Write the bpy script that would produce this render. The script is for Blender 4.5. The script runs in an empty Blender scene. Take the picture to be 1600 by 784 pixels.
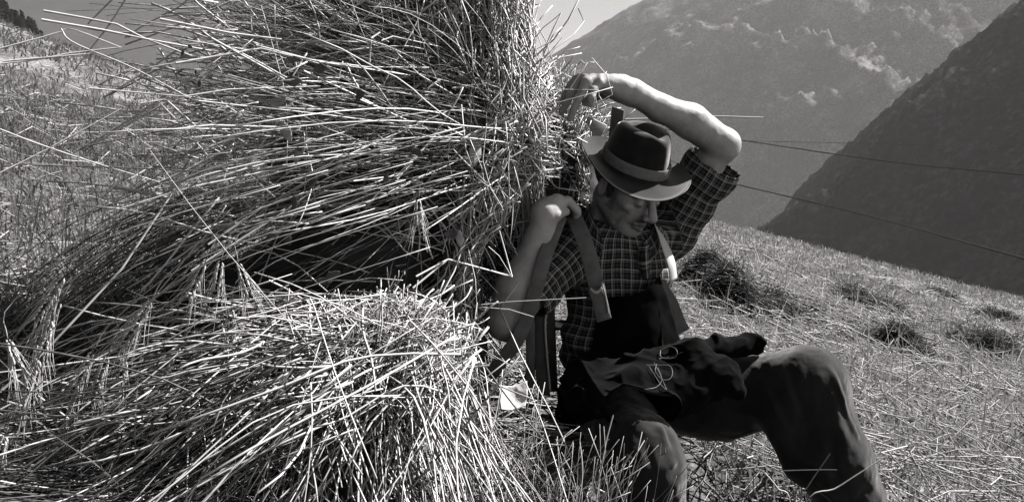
import bpy, math, random
import numpy as np
from mathutils import Vector

# ------------------------------------------------------------------ camera, light, world
S = bpy.context.scene
COL = S.collection
R = math.radians
PITCH = 8.0
F_PX = 1600 * 28 / 36.0
cam_d = bpy.data.cameras.new('camera'); cam = bpy.data.objects.new('camera', cam_d); COL.objects.link(cam)
cam_d.lens = 28; cam_d.sensor_width = 36; cam_d.clip_end = 20000; cam_d.clip_start = 0.05
cam.location = (0, 0, 0); cam.rotation_euler = (R(90 - PITCH), 0, 0)
S.camera = cam

SUN_EL, SUN_AZ = 43.5, 67.0            # azimuth measured from +y towards +x
world = bpy.data.worlds.new("World"); S.world = world; world.use_nodes = True
wn = world.node_tree.nodes; wl = world.node_tree.links
for n in list(wn): wn.remove(n)
sky = wn.new('ShaderNodeTexSky'); sky.sky_type = 'NISHITA'; sky.sun_disc = False
sky.sun_elevation = R(SUN_EL); sky.sun_rotation = R(SUN_AZ); sky.altitude = 2200; sky.air_density = 0.7; sky.dust_density = 0.3
bw = wn.new('ShaderNodeSeparateColor')     # red-filtered black and white film: the sky's red channel
mixc = wn.new('ShaderNodeMix'); mixc.data_type = 'RGBA'; mixc.blend_type = 'MULTIPLY'
mixc.inputs[0].default_value = 1.0; mixc.inputs[7].default_value = (1.0, 0.99, 0.985, 1)
bg = wn.new('ShaderNodeBackground'); bg.inputs[1].default_value = 0.09
wo = wn.new('ShaderNodeOutputWorld')
wl.new(sky.outputs[0], bw.inputs[0]); wl.new(bw.outputs[0], mixc.inputs[6]); wl.new(mixc.outputs[2], bg.inputs[0]); wl.new(bg.outputs[0], wo.inputs[0])

sd = bpy.data.lights.new('sun', 'SUN'); sun = bpy.data.objects.new('sun', sd); COL.objects.link(sun)
sd.energy = 5.0; sd.angle = R(0.5); sd.color = (1.0, 0.99, 0.985)
TO_SUN = Vector((math.sin(R(SUN_AZ)) * math.cos(R(SUN_EL)), math.cos(R(SUN_AZ)) * math.cos(R(SUN_EL)), math.sin(R(SUN_EL))))
sun.rotation_euler = TO_SUN.to_track_quat('Z', 'Y').to_euler(); sun.location = (20, 5, 20)

S.view_settings.view_transform = 'Standard'; S.view_settings.look = 'None'
S.view_settings.exposure = 1.34; S.view_settings.gamma = 1
S.render.engine = 'CYCLES'
S.cycles.use_denoising = True
S.cycles.max_bounces = 3; S.cycles.diffuse_bounces = 0; S.cycles.glossy_bounces = 1; S.cycles.volume_bounces = 0
S.cycles.transmission_bounces = 2; S.cycles.transparent_max_bounces = 8
S.cycles.sample_clamp_indirect = 4

# ------------------------------------------------------------------ helpers
rng = np.random.default_rng(11)
_p = R(PITCH)
FW = np.array([0, math.cos(_p), -math.sin(_p)]); UP = np.array([0, math.sin(_p), math.cos(_p)]); RT = np.array([1.0, 0, 0])
def P(u, v, D):
    """a point of the photograph (1600 wide) at distance D along the view"""
    return D * (FW + (u - 800) / F_PX * RT - (v - 392) / F_PX * UP)
def A(*pts): return np.array(pts, float)
def nz(v):
    v = np.asarray(v, float); return v / (np.linalg.norm(v, axis=-1, keepdims=True) + 1e-12)

_tab = np.random.default_rng(5).random((32, 32, 32)).astype(np.float32)
def vnoise(p):
    p = np.asarray(p, float); i = np.floor(p).astype(int); f = p - i; f = f * f * (3 - 2 * f)
    out = 0
    for dx in (0, 1):
        for dy in (0, 1):
            for dz in (0, 1):
                w = (f[..., 0] if dx else 1 - f[..., 0]) * (f[..., 1] if dy else 1 - f[..., 1]) * (f[..., 2] if dz else 1 - f[..., 2])
                out = out + w * _tab[(i[..., 0] + dx) % 32, (i[..., 1] + dy) % 32, (i[..., 2] + dz) % 32]
    return out * 2 - 1
def fbm(p, o=4, g=0.5):
    s, a = 0, 1.0; p = np.asarray(p, float)
    for k in range(o):
        s = s + a * vnoise(p * 2 ** k + 7.3 * k); a *= g
    return s

def tag(o, label=None, cat=None, group=None, kind=None):
    if label: o['label'] = label
    if cat: o['category'] = cat
    if group: o['group'] = group
    if kind: o['kind'] = kind
    return o
def empty(name, loc, label, cat, group=None):
    o = bpy.data.objects.new(name, None); COL.objects.link(o); o.location = loc
    o.empty_display_size = 0.05
    return tag(o, label, cat, group)
def link(name, me, mat, parent=None, smooth=True):
    o = bpy.data.objects.new(name, me); COL.objects.link(o)
    me.materials.append(mat)
    if smooth: me.polygons.foreach_set('use_smooth', np.ones(len(me.polygons), bool))
    if parent is not None:
        o.parent = parent; o.matrix_parent_inverse.identity()
        loc = Vector((0, 0, 0)); q = parent
        while q is not None: loc += Vector(q.location); q = q.parent
        o.location = -loc                     # meshes carry world coordinates
    return o
def mesh_np(name, V, Q, attrs=None):
    """V n x 3, Q m x k faces (k=3 or 4)"""
    me = bpy.data.meshes.new(name); V = np.asarray(V, np.float32); Q = np.asarray(Q, np.int32)
    me.vertices.add(len(V)); me.vertices.foreach_set('co', V.ravel())
    k = Q.shape[1]; me.loops.add(Q.size); me.loops.foreach_set('vertex_index', Q.ravel())
    me.polygons.add(len(Q)); me.polygons.foreach_set('loop_start', np.arange(0, Q.size, k, dtype=np.int32))
    me.update(calc_edges=True)
    for an, (typ, arr) in (attrs or {}).items():
        at = me.attributes.new(an, typ, 'POINT')
        at.data.foreach_set('value' if typ == 'FLOAT' else 'vector', np.asarray(arr, np.float32).ravel())
    me.validate()
    return me

def tubes(L, rad, tint, sides=4, taper=1.0, flat=None):
    """L: n x k x 3 polylines, rad: n or n x k radii, tint: n values -> (V, Q, tint per vertex)"""
    L = np.asarray(L, float); n, k, _ = L.shape
    T = np.gradient(L, axis=1); T = nz(T)
    ref = np.where(np.abs(T[..., 2:3]) > 0.9, [1.0, 0, 0], [0, 0, 1.0])
    N1 = nz(np.cross(T, ref)); N2 = np.cross(T, N1)
    rad = np.asarray(rad, float)
    if rad.ndim == 1: rad = rad[:, None] * np.linspace(1, taper, k)[None]
    an = np.arange(sides) / sides * 2 * math.pi + 0.4
    V = L[:, :, None, :] + rad[:, :, None, None] * (np.cos(an)[None, None, :, None] * N1[:, :, None, :] + (flat or 1) * np.sin(an)[None, None, :, None] * N2[:, :, None, :])
    idx = np.arange(n * k * sides).reshape(n, k, sides)
    nx = np.roll(idx, -1, axis=2)
    Q = np.stack([idx[:, :-1], nx[:, :-1], nx[:, 1:], idx[:, 1:]], -1).reshape(-1, 4)
    if sides == 4:
        caps = np.concatenate([idx[:, 0, ::-1], idx[:, -1, :]], 0); Q = np.concatenate([Q, caps])
    t = np.repeat(np.asarray(tint, float), k * sides)
    return V.reshape(-1, 3), Q, t
def join(parts):
    Vs, Qs, Ts, off = [], [], [], 0
    for V, Q, t in parts:
        Vs.append(V); Qs.append(Q + off); Ts.append(t); off += len(V)
    return np.concatenate(Vs), np.concatenate(Qs), np.concatenate(Ts)
def tube_obj(name, L, rad, tint, mat, parent, **k):
    V, Q, t = tubes(L, rad, tint, **k)
    return link(name, mesh_np(name, V, Q, {'tint': ('FLOAT', t)}), mat, parent)

def resample(pts, n):
    """smooth (Catmull-Rom) polyline through pts with n samples"""
    pts = np.asarray(pts, float)
    if len(pts) == 2: return pts[0] + (pts[1] - pts[0]) * np.linspace(0, 1, n)[:, None]
    e = np.vstack([2 * pts[0] - pts[1], pts, 2 * pts[-1] - pts[-2]])
    m = len(pts) - 1; t = np.linspace(0, m - 1e-9, n); i = t.astype(int); f = (t - i)[:, None]
    p0, p1, p2, p3 = e[i], e[i + 1], e[i + 2], e[i + 3]
    return 0.5 * (2 * p1 + (p2 - p0) * f + (2 * p0 - 5 * p1 + 4 * p2 - p3) * f ** 2 + (3 * p1 - p0 - 3 * p2 + p3) * f ** 3)

# ---- signed distance sculpting
class Field:
    def __init__(s, lo, hi, h):
        s.lo = np.array(lo, float); s.h = h
        s.n = np.ceil((np.array(hi) - s.lo) / h).astype(int) + 1
        s.a = np.full(s.n, 0.08, np.float32)
    def sub_(s, lo, hi):
        i0 = np.clip(np.floor((lo - s.lo) / s.h).astype(int), 0, s.n - 1); i1 = np.clip(np.ceil((hi - s.lo) / s.h).astype(int) + 1, 1, s.n)
        i1 = np.maximum(i1, i0 + 1)
        sl = tuple(slice(a, b) for a, b in zip(i0, i1))
        ax = [s.lo[k] + s.h * np.arange(i0[k], i1[k]) for k in range(3)]
        X = np.stack(np.meshgrid(*ax, indexing='ij'), -1)
        return sl, X
    def comb(s, sl, d, k, op):
        a = s.a[sl]
        if op == 'add':
            hh = np.maximum(k - np.abs(a - d), 0) / max(k, 1e-6); s.a[sl] = np.minimum(a, d) - hh * hh * k * 0.25
        else:
            d = -d; hh = np.maximum(k - np.abs(a - d), 0) / max(k, 1e-6); s.a[sl] = np.maximum(a, d) + hh * hh * k * 0.25
    def cone(s, a, b, ra, rb, k=0.01, op='add', flat=None):
        """tapered capsule; flat = (direction, factor) squashes it along that direction"""
        a = np.array(a, float); b = np.array(b, float); m = k + 3 * s.h; r = max(ra, rb) * (1.0 if flat is None else max(1, 1 / flat[1]))
        sl, X = s.sub_(np.minimum(a, b) - r - m, np.maximum(a, b) + r + m)
        ab = b - a; t = np.clip(((X - a) @ ab) / (ab @ ab + 1e-12), 0, 1)
        q = X - a - t[..., None] * ab
        if flat is not None:
            fd = nz(flat[0]); c = q @ fd; q = q + (c * (flat[1] - 1))[..., None] * fd
        d = np.sqrt((q * q).sum(-1)) - (ra + (rb - ra) * t)
        s.comb(sl, d.astype(np.float32), k, op)
    def chain(s, pts, rs, k=0.01, op='add', flat=None):
        for i in range(len(pts) - 1): s.cone(pts[i], pts[i + 1], rs[i], rs[i + 1], k, op, flat)
    def ell(s, c, r, M=None, k=0.01, op='add'):
        c = np.array(c, float); r = np.array(r, float); m = k + 3 * s.h
        sl, X = s.sub_(c - r.max() - m, c + r.max() + m)
        q = X - c
        if M is not None: q = q @ np.array(M).T      # rows of M = local axes
        e = q / r; l = np.sqrt((e * e).sum(-1)) + 1e-9; g = np.sqrt(((e / r) ** 2).sum(-1)) + 1e-9
        s.comb(sl, (l * (l - 1) / g).astype(np.float32), k, op)
    def half(s, p, n, lo=None, hi=None, k=0.004):
        """cut away the side the normal n points to (optionally only within a box)"""
        sl, X = s.sub_(s.lo if lo is None else np.array(lo), s.lo + s.h * s.n if hi is None else np.array(hi))
        d = -((X - np.array(p)) @ nz(n)); s.comb(sl, d.astype(np.float32), k, 'sub')
    def mesh(s, smooth=1):
        a = s.a; g = a < 0
        c = np.zeros(tuple(x - 1 for x in a.shape), np.int8)
        for dx in (0, 1):
            for dy in (0, 1):
                for dz in (0, 1):
                    c += g[dx:a.shape[0] - 1 + dx, dy:a.shape[1] - 1 + dy, dz:a.shape[2] - 1 + dz]
        I = np.argwhere((c > 0) & (c < 8)); idm = np.full(c.shape, -1, np.int32); idm[tuple(I.T)] = np.arange(len(I))
        cs = np.array([(x, y, z) for x in (0, 1) for y in (0, 1) for z in (0, 1)])
        val = np.stack([a[I[:, 0] + q[0], I[:, 1] + q[1], I[:, 2] + q[2]] for q in cs], 1)
        acc = np.zeros((len(I), 3)); cnt = np.zeros(len(I))
        for i in range(8):
            for j in range(i + 1, 8):
                if np.abs(cs[i] - cs[j]).sum() != 1: continue
                m = (val[:, i] < 0) != (val[:, j] < 0); t = val[m, i] / (val[m, i] - val[m, j])
                acc[m] += cs[i] + t[:, None] * (cs[j] - cs[i]); cnt[m] += 1
        V = s.lo + s.h * (I + acc / cnt[:, None])
        Q = []
        for ax in range(3):
            o = [1, 1, 1]; o[ax] = 0
            b1, b2 = [k for k in range(3) if k != ax]
            g0 = np.take(g, range(0, g.shape[ax] - 1), ax); g1 = np.take(g, range(1, g.shape[ax]), ax)
            E = np.argwhere(g0 != g1); E = E[(E[:, b1] > 0) & (E[:, b2] > 0) & (E[:, b1] < c.shape[b1]) & (E[:, b2] < c.shape[b2])]
            ins = g[tuple(E.T)]
            def cell(d1, d2):
                e = E.copy(); e[:, b1] -= d1; e[:, b2] -= d2; return idm[tuple(e.T)]
            q = np.stack([cell(1, 1), cell(0, 1), cell(0, 0), cell(1, 0)], 1)
            flip = ins if ax != 1 else ~ins
            q[~flip] = q[~flip][:, ::-1]
            Q.append(q)
        Q = np.concatenate(Q); Q = Q[(Q >= 0).all(1)]
        for _ in range(smooth):
            e = np.concatenate([Q[:, [0, 1]], Q[:, [1, 2]], Q[:, [2, 3]], Q[:, [3, 0]]]); sm = np.zeros_like(V); ct = np.zeros(len(V))
            for k2 in range(3):
                sm[:, k2] = np.bincount(e[:, 0], V[e[:, 1], k2], len(V)) + np.bincount(e[:, 1], V[e[:, 0], k2], len(V))
            ct = np.bincount(e[:, 0], minlength=len(V)) + np.bincount(e[:, 1], minlength=len(V))
            V = 0.5 * V + 0.5 * sm / np.maximum(ct, 1)[:, None]
        return V, Q
def normals(V, Q):
    fn = np.cross(V[Q[:, 2]] - V[Q[:, 0]], V[Q[:, 3 % Q.shape[1]]] - V[Q[:, 1]])
    N = np.zeros_like(V)
    for k in range(Q.shape[1]):
        for c in range(3): N[:, c] += np.bincount(Q[:, k], fn[:, c], len(V))
    return nz(N)

# ---- materials (all neutral; the photograph is black and white with a faintly warm print tone)
def mat(name):
    m = bpy.data.materials.new(name); m.use_nodes = True; nt = m.node_tree
    b = nt.nodes['Principled BSDF']; b.inputs['Specular IOR Level'].default_value = 0.25
    return m, nt, b
def grey(v): return (v, v * 0.975, v * 0.965, 1)
def node(nt, t, **kw):
    n = nt.nodes.new(t)
    for k, v in kw.items(): setattr(n, k, v)
    return n
def mth(nt, op, a, b=None, c=None, clamp=False):
    n = node(nt, 'ShaderNodeMath', operation=op, use_clamp=clamp)
    for i, x in enumerate((a, b, c)):
        if x is None: continue
        if isinstance(x, (int, float)): n.inputs[i].default_value = x
        else: nt.links.new(x, n.inputs[i])
    return n.outputs[0]
def ramp(nt, fac, stops):
    n = node(nt, 'ShaderNodeValToRGB'); e = n.color_ramp.elements
    while len(e) < len(stops): e.new(0.5)
    for el, (p, v) in zip(e, stops): el.position = p; el.color = grey(v)
    nt.links.new(fac, n.inputs[0]); return n.outputs[0]
def noise(nt, scale, detail=4, rough=0.55, coord='Object', stretch=None):
    tc = node(nt, 'ShaderNodeTexCoord'); src = tc.outputs[coord]
    if stretch:
        mp = node(nt, 'ShaderNodeMapping'); mp.inputs['Scale'].default_value = stretch; nt.links.new(src, mp.inputs[0]); src = mp.outputs[0]
    n = node(nt, 'ShaderNodeTexNoise'); n.inputs['Scale'].default_value = scale; n.inputs['Detail'].default_value = detail; n.inputs['Roughness'].default_value = rough
    nt.links.new(src, n.inputs['Vector']); return n.outputs[0]
def bump(nt, b, h, dist, strength=0.5):
    n = node(nt, 'ShaderNodeBump'); n.inputs['Strength'].default_value = strength; n.inputs['Distance'].default_value = dist
    nt.links.new(h, n.inputs['Height']); nt.links.new(n.outputs[0], b.inputs['Normal'])
def noise_mat(name, lo, hi, scale, rough=0.8, sheen=0, bscale=None, bdist=0.002, stretch=None, spec=None, detail=4):
    m, nt, b = mat(name)
    nt.links.new(ramp(nt, noise(nt, scale, detail, stretch=stretch), [(0.3, lo), (0.7, hi)]), b.inputs['Base Color'])
    b.inputs['Roughness'].default_value = rough
    if spec is not None: b.inputs['Specular IOR Level'].default_value = spec
    if sheen:
        b.inputs['Sheen Weight'].default_value = sheen; b.inputs['Sheen Roughness'].default_value = 0.4; b.inputs['Sheen Tint'].default_value = grey(1)
    if bscale: bump(nt, b, noise(nt, bscale, 3), bdist, 0.6)
    return m
def tint_mat(name, stops, rough=0.55, spec=0.35, trans=0.0, var=60):
    """straw and grass: colour from the stalk's own tint, mottled a little along it"""
    m, nt, b = mat(name)
    at = node(nt, 'ShaderNodeAttribute'); at.attribute_name = 'tint'
    f = mth(nt, 'ADD', at.outputs['Fac'], mth(nt, 'MULTIPLY', mth(nt, 'SUBTRACT', noise(nt, var, 3), 0.5), 0.5), clamp=True)
    nt.links.new(ramp(nt, f, stops), b.inputs['Base Color'])
    b.inputs['Roughness'].default_value = rough; b.inputs['Specular IOR Level'].default_value = spec
    if trans:
        tr = node(nt, 'ShaderNodeBsdfTranslucent'); mx = node(nt, 'ShaderNodeMixShader'); mx.inputs[0].default_value = trans
        tr.inputs[0].default_value = grey(0.4)
        nt.links.new(b.outputs[0], mx.inputs[1]); nt.links.new(tr.outputs[0], mx.inputs[2])
        nt.links.new(mx.outputs[0], nt.nodes['Material Output'].inputs[0])
    return m
M = {}
M['straw'] = tint_mat('straw', [(0.0, 0.05), (0.3, 0.26), (0.6, 0.60), (1.0, 0.84)], 0.42, 0.5)
M['straw_core_shade'] = noise_mat('straw_core_shade', 0.02, 0.06, 30, stretch=(1, 4, 8))  # near-black: shade between the stalks put into the colour
M['grass'] = tint_mat('grass', [(0.0, 0.06), (0.35, 0.24), (0.7, 0.5), (1.0, 0.8)], 0.6, 0.25, trans=0.25, var=3)
M['leaf'] = noise_mat('leaf', 0.35, 0.7, 40, 0.6)
M['weed'] = noise_mat('weed', 0.07, 0.18, 40, 0.6)
M['hay_dark'] = tint_mat('hay_dark', [(0.0, 0.008), (0.5, 0.022), (0.88, 0.07), (1.0, 0.6)], 0.7, 0.2)
M['wood'] = noise_mat('wood', 0.35, 0.6, 20, 0.6, stretch=(1, 1, 8))
M['dark_wood'] = noise_mat('dark_wood', 0.08, 0.16, 20, 0.6)
M['cloth_white'] = noise_mat('cloth_white', 0.7, 0.82, 30, 0.9, bscale=90, bdist=0.003)
M['leather'] = noise_mat('leather', 0.10, 0.17, 35, 0.6, bscale=220, bdist=0.001)
M['leather_lit_edge'] = noise_mat('leather_lit_edge', 0.35, 0.6, 60, 0.6)  # pale leather, sunlight on the strap edges put into its colour
M['metal'] = noise_mat('metal', 0.12, 0.25, 30, 0.35)
M['trousers'] = noise_mat('trousers', 0.022, 0.040, 14, 0.95, sheen=0.6, bscale=500, bdist=0.0008, spec=0.08)
M['apron'] = noise_mat('apron', 0.003, 0.007, 18, 0.9, sheen=0.03, bscale=300, bdist=0.0004, spec=0.03)
M['boot'] = noise_mat('boot', 0.03, 0.06, 30, 0.5)
M['felt'] = noise_mat('felt', 0.015, 0.032, 25, 0.95, sheen=1.0, bscale=600, bdist=0.0006, spec=0.06)
M['band'] = noise_mat('band', 0.20, 0.27, 60, 0.8, bscale=900, bdist=0.0006)
M['hair'] = noise_mat('hair', 0.02, 0.08, 120, 0.7, bscale=300, bdist=0.002)
M['sunlit_strap'] = noise_mat('sunlit_strap', 0.7, 0.8, 30, 0.9)  # white of the second strap, sunlight put into its colour
M['cord'] = noise_mat('cord', 0.12, 0.25, 60, 0.8)
M['wire'] = noise_mat('wire', 0.008, 0.015, 5, 0.6)
M['conifer'] = noise_mat('conifer', 0.015, 0.05, 1.2, 0.9)
M['bark'] = noise_mat('bark', 0.08, 0.16, 3, 0.9)

# skin
m, nt, b = mat('skin'); M['skin'] = m
at = node(nt, 'ShaderNodeAttribute'); at.attribute_name = 'beard_and_shade'
sk = ramp(nt, noise(nt, 30, 5), [(0.3, 0.40), (0.5, 0.48), (0.7, 0.56)])
bd = ramp(nt, noise(nt, 420, 2), [(0.35, 0.05), (0.62, 0.22)])
mx = node(nt, 'ShaderNodeMix'); mx.data_type = 'RGBA'
nt.links.new(at.outputs['Fac'], mx.inputs[0]); nt.links.new(sk, mx.inputs[6]); nt.links.new(bd, mx.inputs[7]); nt.links.new(mx.outputs[2], b.inputs['Base Color'])
b.inputs['Roughness'].default_value = 0.5; b.inputs['Specular IOR Level'].default_value = 0.4
bump(nt, b, noise(nt, 110, 6, 0.7), 0.0018, 0.5)

# plaid shirt: woven check from cloth coordinates in metres
m, nt, b = mat('plaid'); M['plaid'] = m
at = node(nt, 'ShaderNodeAttribute'); at.attribute_name = 'weave'
sp = node(nt, 'ShaderNodeSeparateXYZ'); nt.links.new(at.outputs['Vector'], sp.inputs[0])
def stripes(x, period, centre, width):
    f = mth(nt, 'FRACT', mth(nt, 'DIVIDE', x, period)); d = mth(nt, 'ABSOLUTE', mth(nt, 'SUBTRACT', f, centre))
    return mth(nt, 'SUBTRACT', 1.0, mth(nt, 'MULTIPLY', d, period / width, clamp=False), clamp=True)
def line_sum(x):
    a = stripes(x, 0.026, 0.2, 0.0032); b2 = stripes(x, 0.026, 0.42, 0.0022); c = stripes(x, 0.026, 0.78, 0.006)
    return mth(nt, 'ADD', a, mth(nt, 'ADD', mth(nt, 'MULTIPLY', b2, 0.6), mth(nt, 'MULTIPLY', c, 0.22)))
tot = mth(nt, 'MULTIPLY', mth(nt, 'ADD', line_sum(sp.outputs[0]), line_sum(sp.outputs[1])), 0.5, clamp=True)
tot = mth(nt, 'MULTIPLY', tot, mth(nt, 'ADD', 0.6, mth(nt, 'MULTIPLY', noise(nt, 300, 2), 0.8)), clamp=True)
nt.links.new(ramp(nt, tot, [(0.0, 0.022), (0.12, 0.035), (0.5, 0.34), (1.0, 0.62)]), b.inputs['Base Color'])
b.inputs['Roughness'].default_value = 0.9; b.inputs['Specular IOR Level'].default_value = 0.1
bump(nt, b, noise(nt, 600, 2), 0.0008, 0.4)

# ------------------------------------------------------------------ terrain
def ground(x, y):
    x = np.asarray(x, float); y = np.asarray(y, float)
    z = -0.25 * x - 0.74
    yy = np.maximum(y - 6, 0); z = z - 0.0008 * yy ** 2 * (y < 1e9)
    z = z - 0.0045 * np.maximum(y - 19, 0) ** 2
    z = z - 0.28 * np.exp(-((x - 0.55) / 0.42) ** 2 - ((y - 1.70) / 0.30) ** 2)
    z = z + 0.55 * np.exp(-((x + 12) / 4.0) ** 2 - ((y - 17) / 8.0) ** 2)
    big = np.clip(y / 4, 0.1, 3)
    n = vnoise(np.stack([x * 0.9, y * 0.7, 0 * x], -1)) * 0.035 + vnoise(np.stack([x * 3.1, y * 2.6, 0 * x + 3], -1)) * 0.014
    n = n + vnoise(np.stack([x * 0.25, y * 0.2, 0 * x + 9], -1)) * 0.10 * np.clip((y - 4) / 8, 0, 1)
    return np.maximum(z + n * np.clip(big, 0.3, 1.6), -500)
def G(u, v):
    """where the view through (u, v) meets the ground"""
    d = P(u, v, 1.0); t = np.linspace(1.0, 40, 8000); pts = t[:, None] * d
    hit = np.argmax(pts[:, 2] < ground(pts[:, 0], pts[:, 1])); return pts[hit]

def grid_mesh(name, xs, ys, fz, material, label=None):
    X, Y = np.meshgrid(xs, ys, indexing='ij'); Z = fz(X, Y)
    V = np.stack([X, Y, Z], -1).reshape(-1, 3); i = np.arange(len(xs) * len(ys)).reshape(len(xs), len(ys))
    Q = np.stack([i[:-1, :-1], i[1:, :-1], i[1:, 1:], i[:-1, 1:]], -1).reshape(-1, 4)
    o = link(name, mesh_np(name, V, Q), material); o['kind'] = 'structure'; return o
def spaced(a, b, n, p=2.0, c=0.0):
    t = np.linspace(-1, 1, n); s = np.sign(t) * np.abs(t) ** p
    return np.where(s < 0, c + s * (c - a), c + s * (b - c))
m, nt, b = mat('meadow_soil'); M['soil'] = m
n1 = noise(nt, 1.1, 6, 0.6); n2 = noise(nt, 22, 5, 0.7)
nt.links.new(ramp(nt, mth(nt, 'ADD', mth(nt, 'MULTIPLY', n1, 0.45), mth(nt, 'MULTIPLY', n2, 0.55)), [(0.36, 0.04), (0.5, 0.17), (0.63, 0.4)]), b.inputs['Base Color'])
b.inputs['Roughness'].default_value = 0.95; bump(nt, b, n2, 0.03, 0.8)
ys = np.concatenate([np.linspace(-12, 0.4, 20), np.linspace(0.45, 8, 160), np.linspace(8.1, 40, 110), np.linspace(42, 330, 40)])
grid_mesh('ground', spaced(-170, 170, 340, 2.6), ys, ground, M['soil'])

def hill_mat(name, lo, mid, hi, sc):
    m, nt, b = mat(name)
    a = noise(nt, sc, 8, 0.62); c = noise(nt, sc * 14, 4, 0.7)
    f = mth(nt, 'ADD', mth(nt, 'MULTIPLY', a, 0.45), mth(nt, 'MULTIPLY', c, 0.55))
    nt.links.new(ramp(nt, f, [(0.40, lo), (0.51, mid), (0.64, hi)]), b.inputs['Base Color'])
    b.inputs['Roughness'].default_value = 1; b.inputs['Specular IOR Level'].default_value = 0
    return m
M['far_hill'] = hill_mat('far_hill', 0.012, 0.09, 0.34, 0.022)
M['shade_hill'] = hill_mat('shade_hill', 0.006, 0.018, 0.09, 0.02)  # near-black tones put the slope's shade into its colour

def gully(X, Y, s, a, ang=0.6):
    u = X * math.cos(ang) + Y * math.sin(ang); w = -X * math.sin(ang) + Y * math.cos(ang)
    r = 1 - np.abs(fbm(np.stack([u / s, w / (s * 2.6), 0 * u + 4], -1), 3)); return r * a
def woods(X, Y, s, a):
    return np.maximum(fbm(np.stack([X / s, Y / s, 0 * X], -1), 2), -0.2) * a
def far_mtn(X, Y):
    X = X / 0.78; Y = Y / 0.78
    ridge = np.interp(X, [-900, -300, 30, 270, 600, 1000, 1600, 2600], [-320, -40, 178, 322, 500, 650, 700, 640])
    z = ridge - 0.70 * np.maximum(2000 - Y, 0) - 0.5 * np.maximum(Y - 2000, 0)
    fade = np.clip((2000 - Y) / 300, 0.0, 1)
    z = z + (gully(X, Y, 240, 150, 0.75) - 95) * fade + gully(X, Y, 75, 40, 0.4) * fade - 14 + woods(X, Y, 15, 15) * (0.25 + 0.75 * fade)
    return np.maximum(z, -800 + woods(X, Y, 60, 10)) * 0.78
grid_mesh('mountain', np.linspace(-700, 2030, 460), np.linspace(640, 2100, 380), far_mtn, M['far_hill'])
def shade_mtn(X, Y):
    X = X / 0.4; Y = Y / 0.4
    z = np.interp(X, [-200, 115, 316, 392, 438, 579, 700, 1200], [-480, -215, -88, -34, 32, 158, 262, 700]) - 0.3 * np.maximum(900 - Y, 0) - 0.35 * np.maximum(Y - 900, 0)
    z = z + gully(X, Y, 120, 16, 0.2) - 10 + woods(X, Y, 7, 8) + fbm(np.stack([X / 60, Y / 60, 0 * X], -1), 3) * 8
    return np.clip(z, -1000, 240 + 0.05 * (X - 650)) * 0.4
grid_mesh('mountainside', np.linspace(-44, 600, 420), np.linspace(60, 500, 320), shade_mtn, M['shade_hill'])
def left_mtn(X, Y):
    X = X / 0.36; Y = Y / 0.36
    ridge = np.interp(X, [-3600, -2000, -1100, -500, 0, 300], [700, 700, 640, 380, 60, -250])
    z = ridge - 0.45 * np.maximum(3300 - Y, 0) - 0.5 * np.maximum(Y - 3300, 0)
    return np.maximum(z + (gully(X, Y, 500, 90, -0.6) - 50) * np.clip((3300 - Y) / 300, 0, 1), -1600) * 0.36
M['dim_hill'] = noise_mat('dim_hill', 0.03, 0.06, 0.004, 1.0, spec=0)
grid_mesh('distant_mountain', np.linspace(-1296, 108, 160), np.linspace(420, 1440, 140), left_mtn, M['dim_hill'])
def wooded_hill(X, Y):
    z = np.interp(X / Y, [-1.2, -0.66, -0.60, -0.56, -0.50, -0.45], [0.36, 0.178, 0.138, 0.108, 0.05, -0.3]) * 190
    return z - 0.30 * np.abs(Y - 190) + fbm(np.stack([X / 9, Y / 9, 0 * X], -1), 3) * 1.2
o = grid_mesh('wooded_hill', np.linspace(-230, -80, 120), np.linspace(140, 240, 60), wooded_hill, M['conifer'])

def conifer(x, y, h, label):
    z0 = float(wooded_hill(np.array(x), np.array(y)))
    root = empty('conifer', (x, y, z0 - 0.3), label, 'tree', 'dark conifers along the wooded ridge')
    L = np.array([[[x, y, z0 - 0.3], [x, y, z0 + h * 0.5], [x, y, z0 + h]]])
    tube_obj('trunk', L, np.array([0.16]), [0.5], M['bark'], root, taper=0.1, sides=6)
    n = 900; t = rng.random(n) ** 0.7; zz = z0 + h * (1 - t * 0.92); rr = h * 0.27 * t * (0.55 + 0.45 * rng.random(n)) * (0.8 + 0.3 * np.sin(zz * 9))
    an = rng.random(n) * 6.283; c = np.stack([x + rr * np.cos(an), y + rr * np.sin(an), zz - rr * 0.3], -1)
    d = nz(np.stack([np.cos(an), np.sin(an), -0.5 + 0 * an], -1)); sd_ = np.cross(d, [0, 0, 1.0]); l = (0.12 + 0.5 * rng.random(n))[:, None]
    V = np.stack([c - d * l, c + sd_ * l * 0.5, c + d * l, c - sd_ * l * 0.5 - [0, 0, 0.1]], 1).reshape(-1, 3)
    link('crown', mesh_np('crown', V, np.arange(4 * n).reshape(n, 4)), M['conifer'], root, smooth=False)
for k in range(70):
    q = rng.uniform(-0.668, -0.572); y = rng.uniform(175, 192)
    conifer(q * y, y, rng.uniform(2.2, 5), 'dark conifer in the ridge wood above the upper meadow corner')

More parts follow.
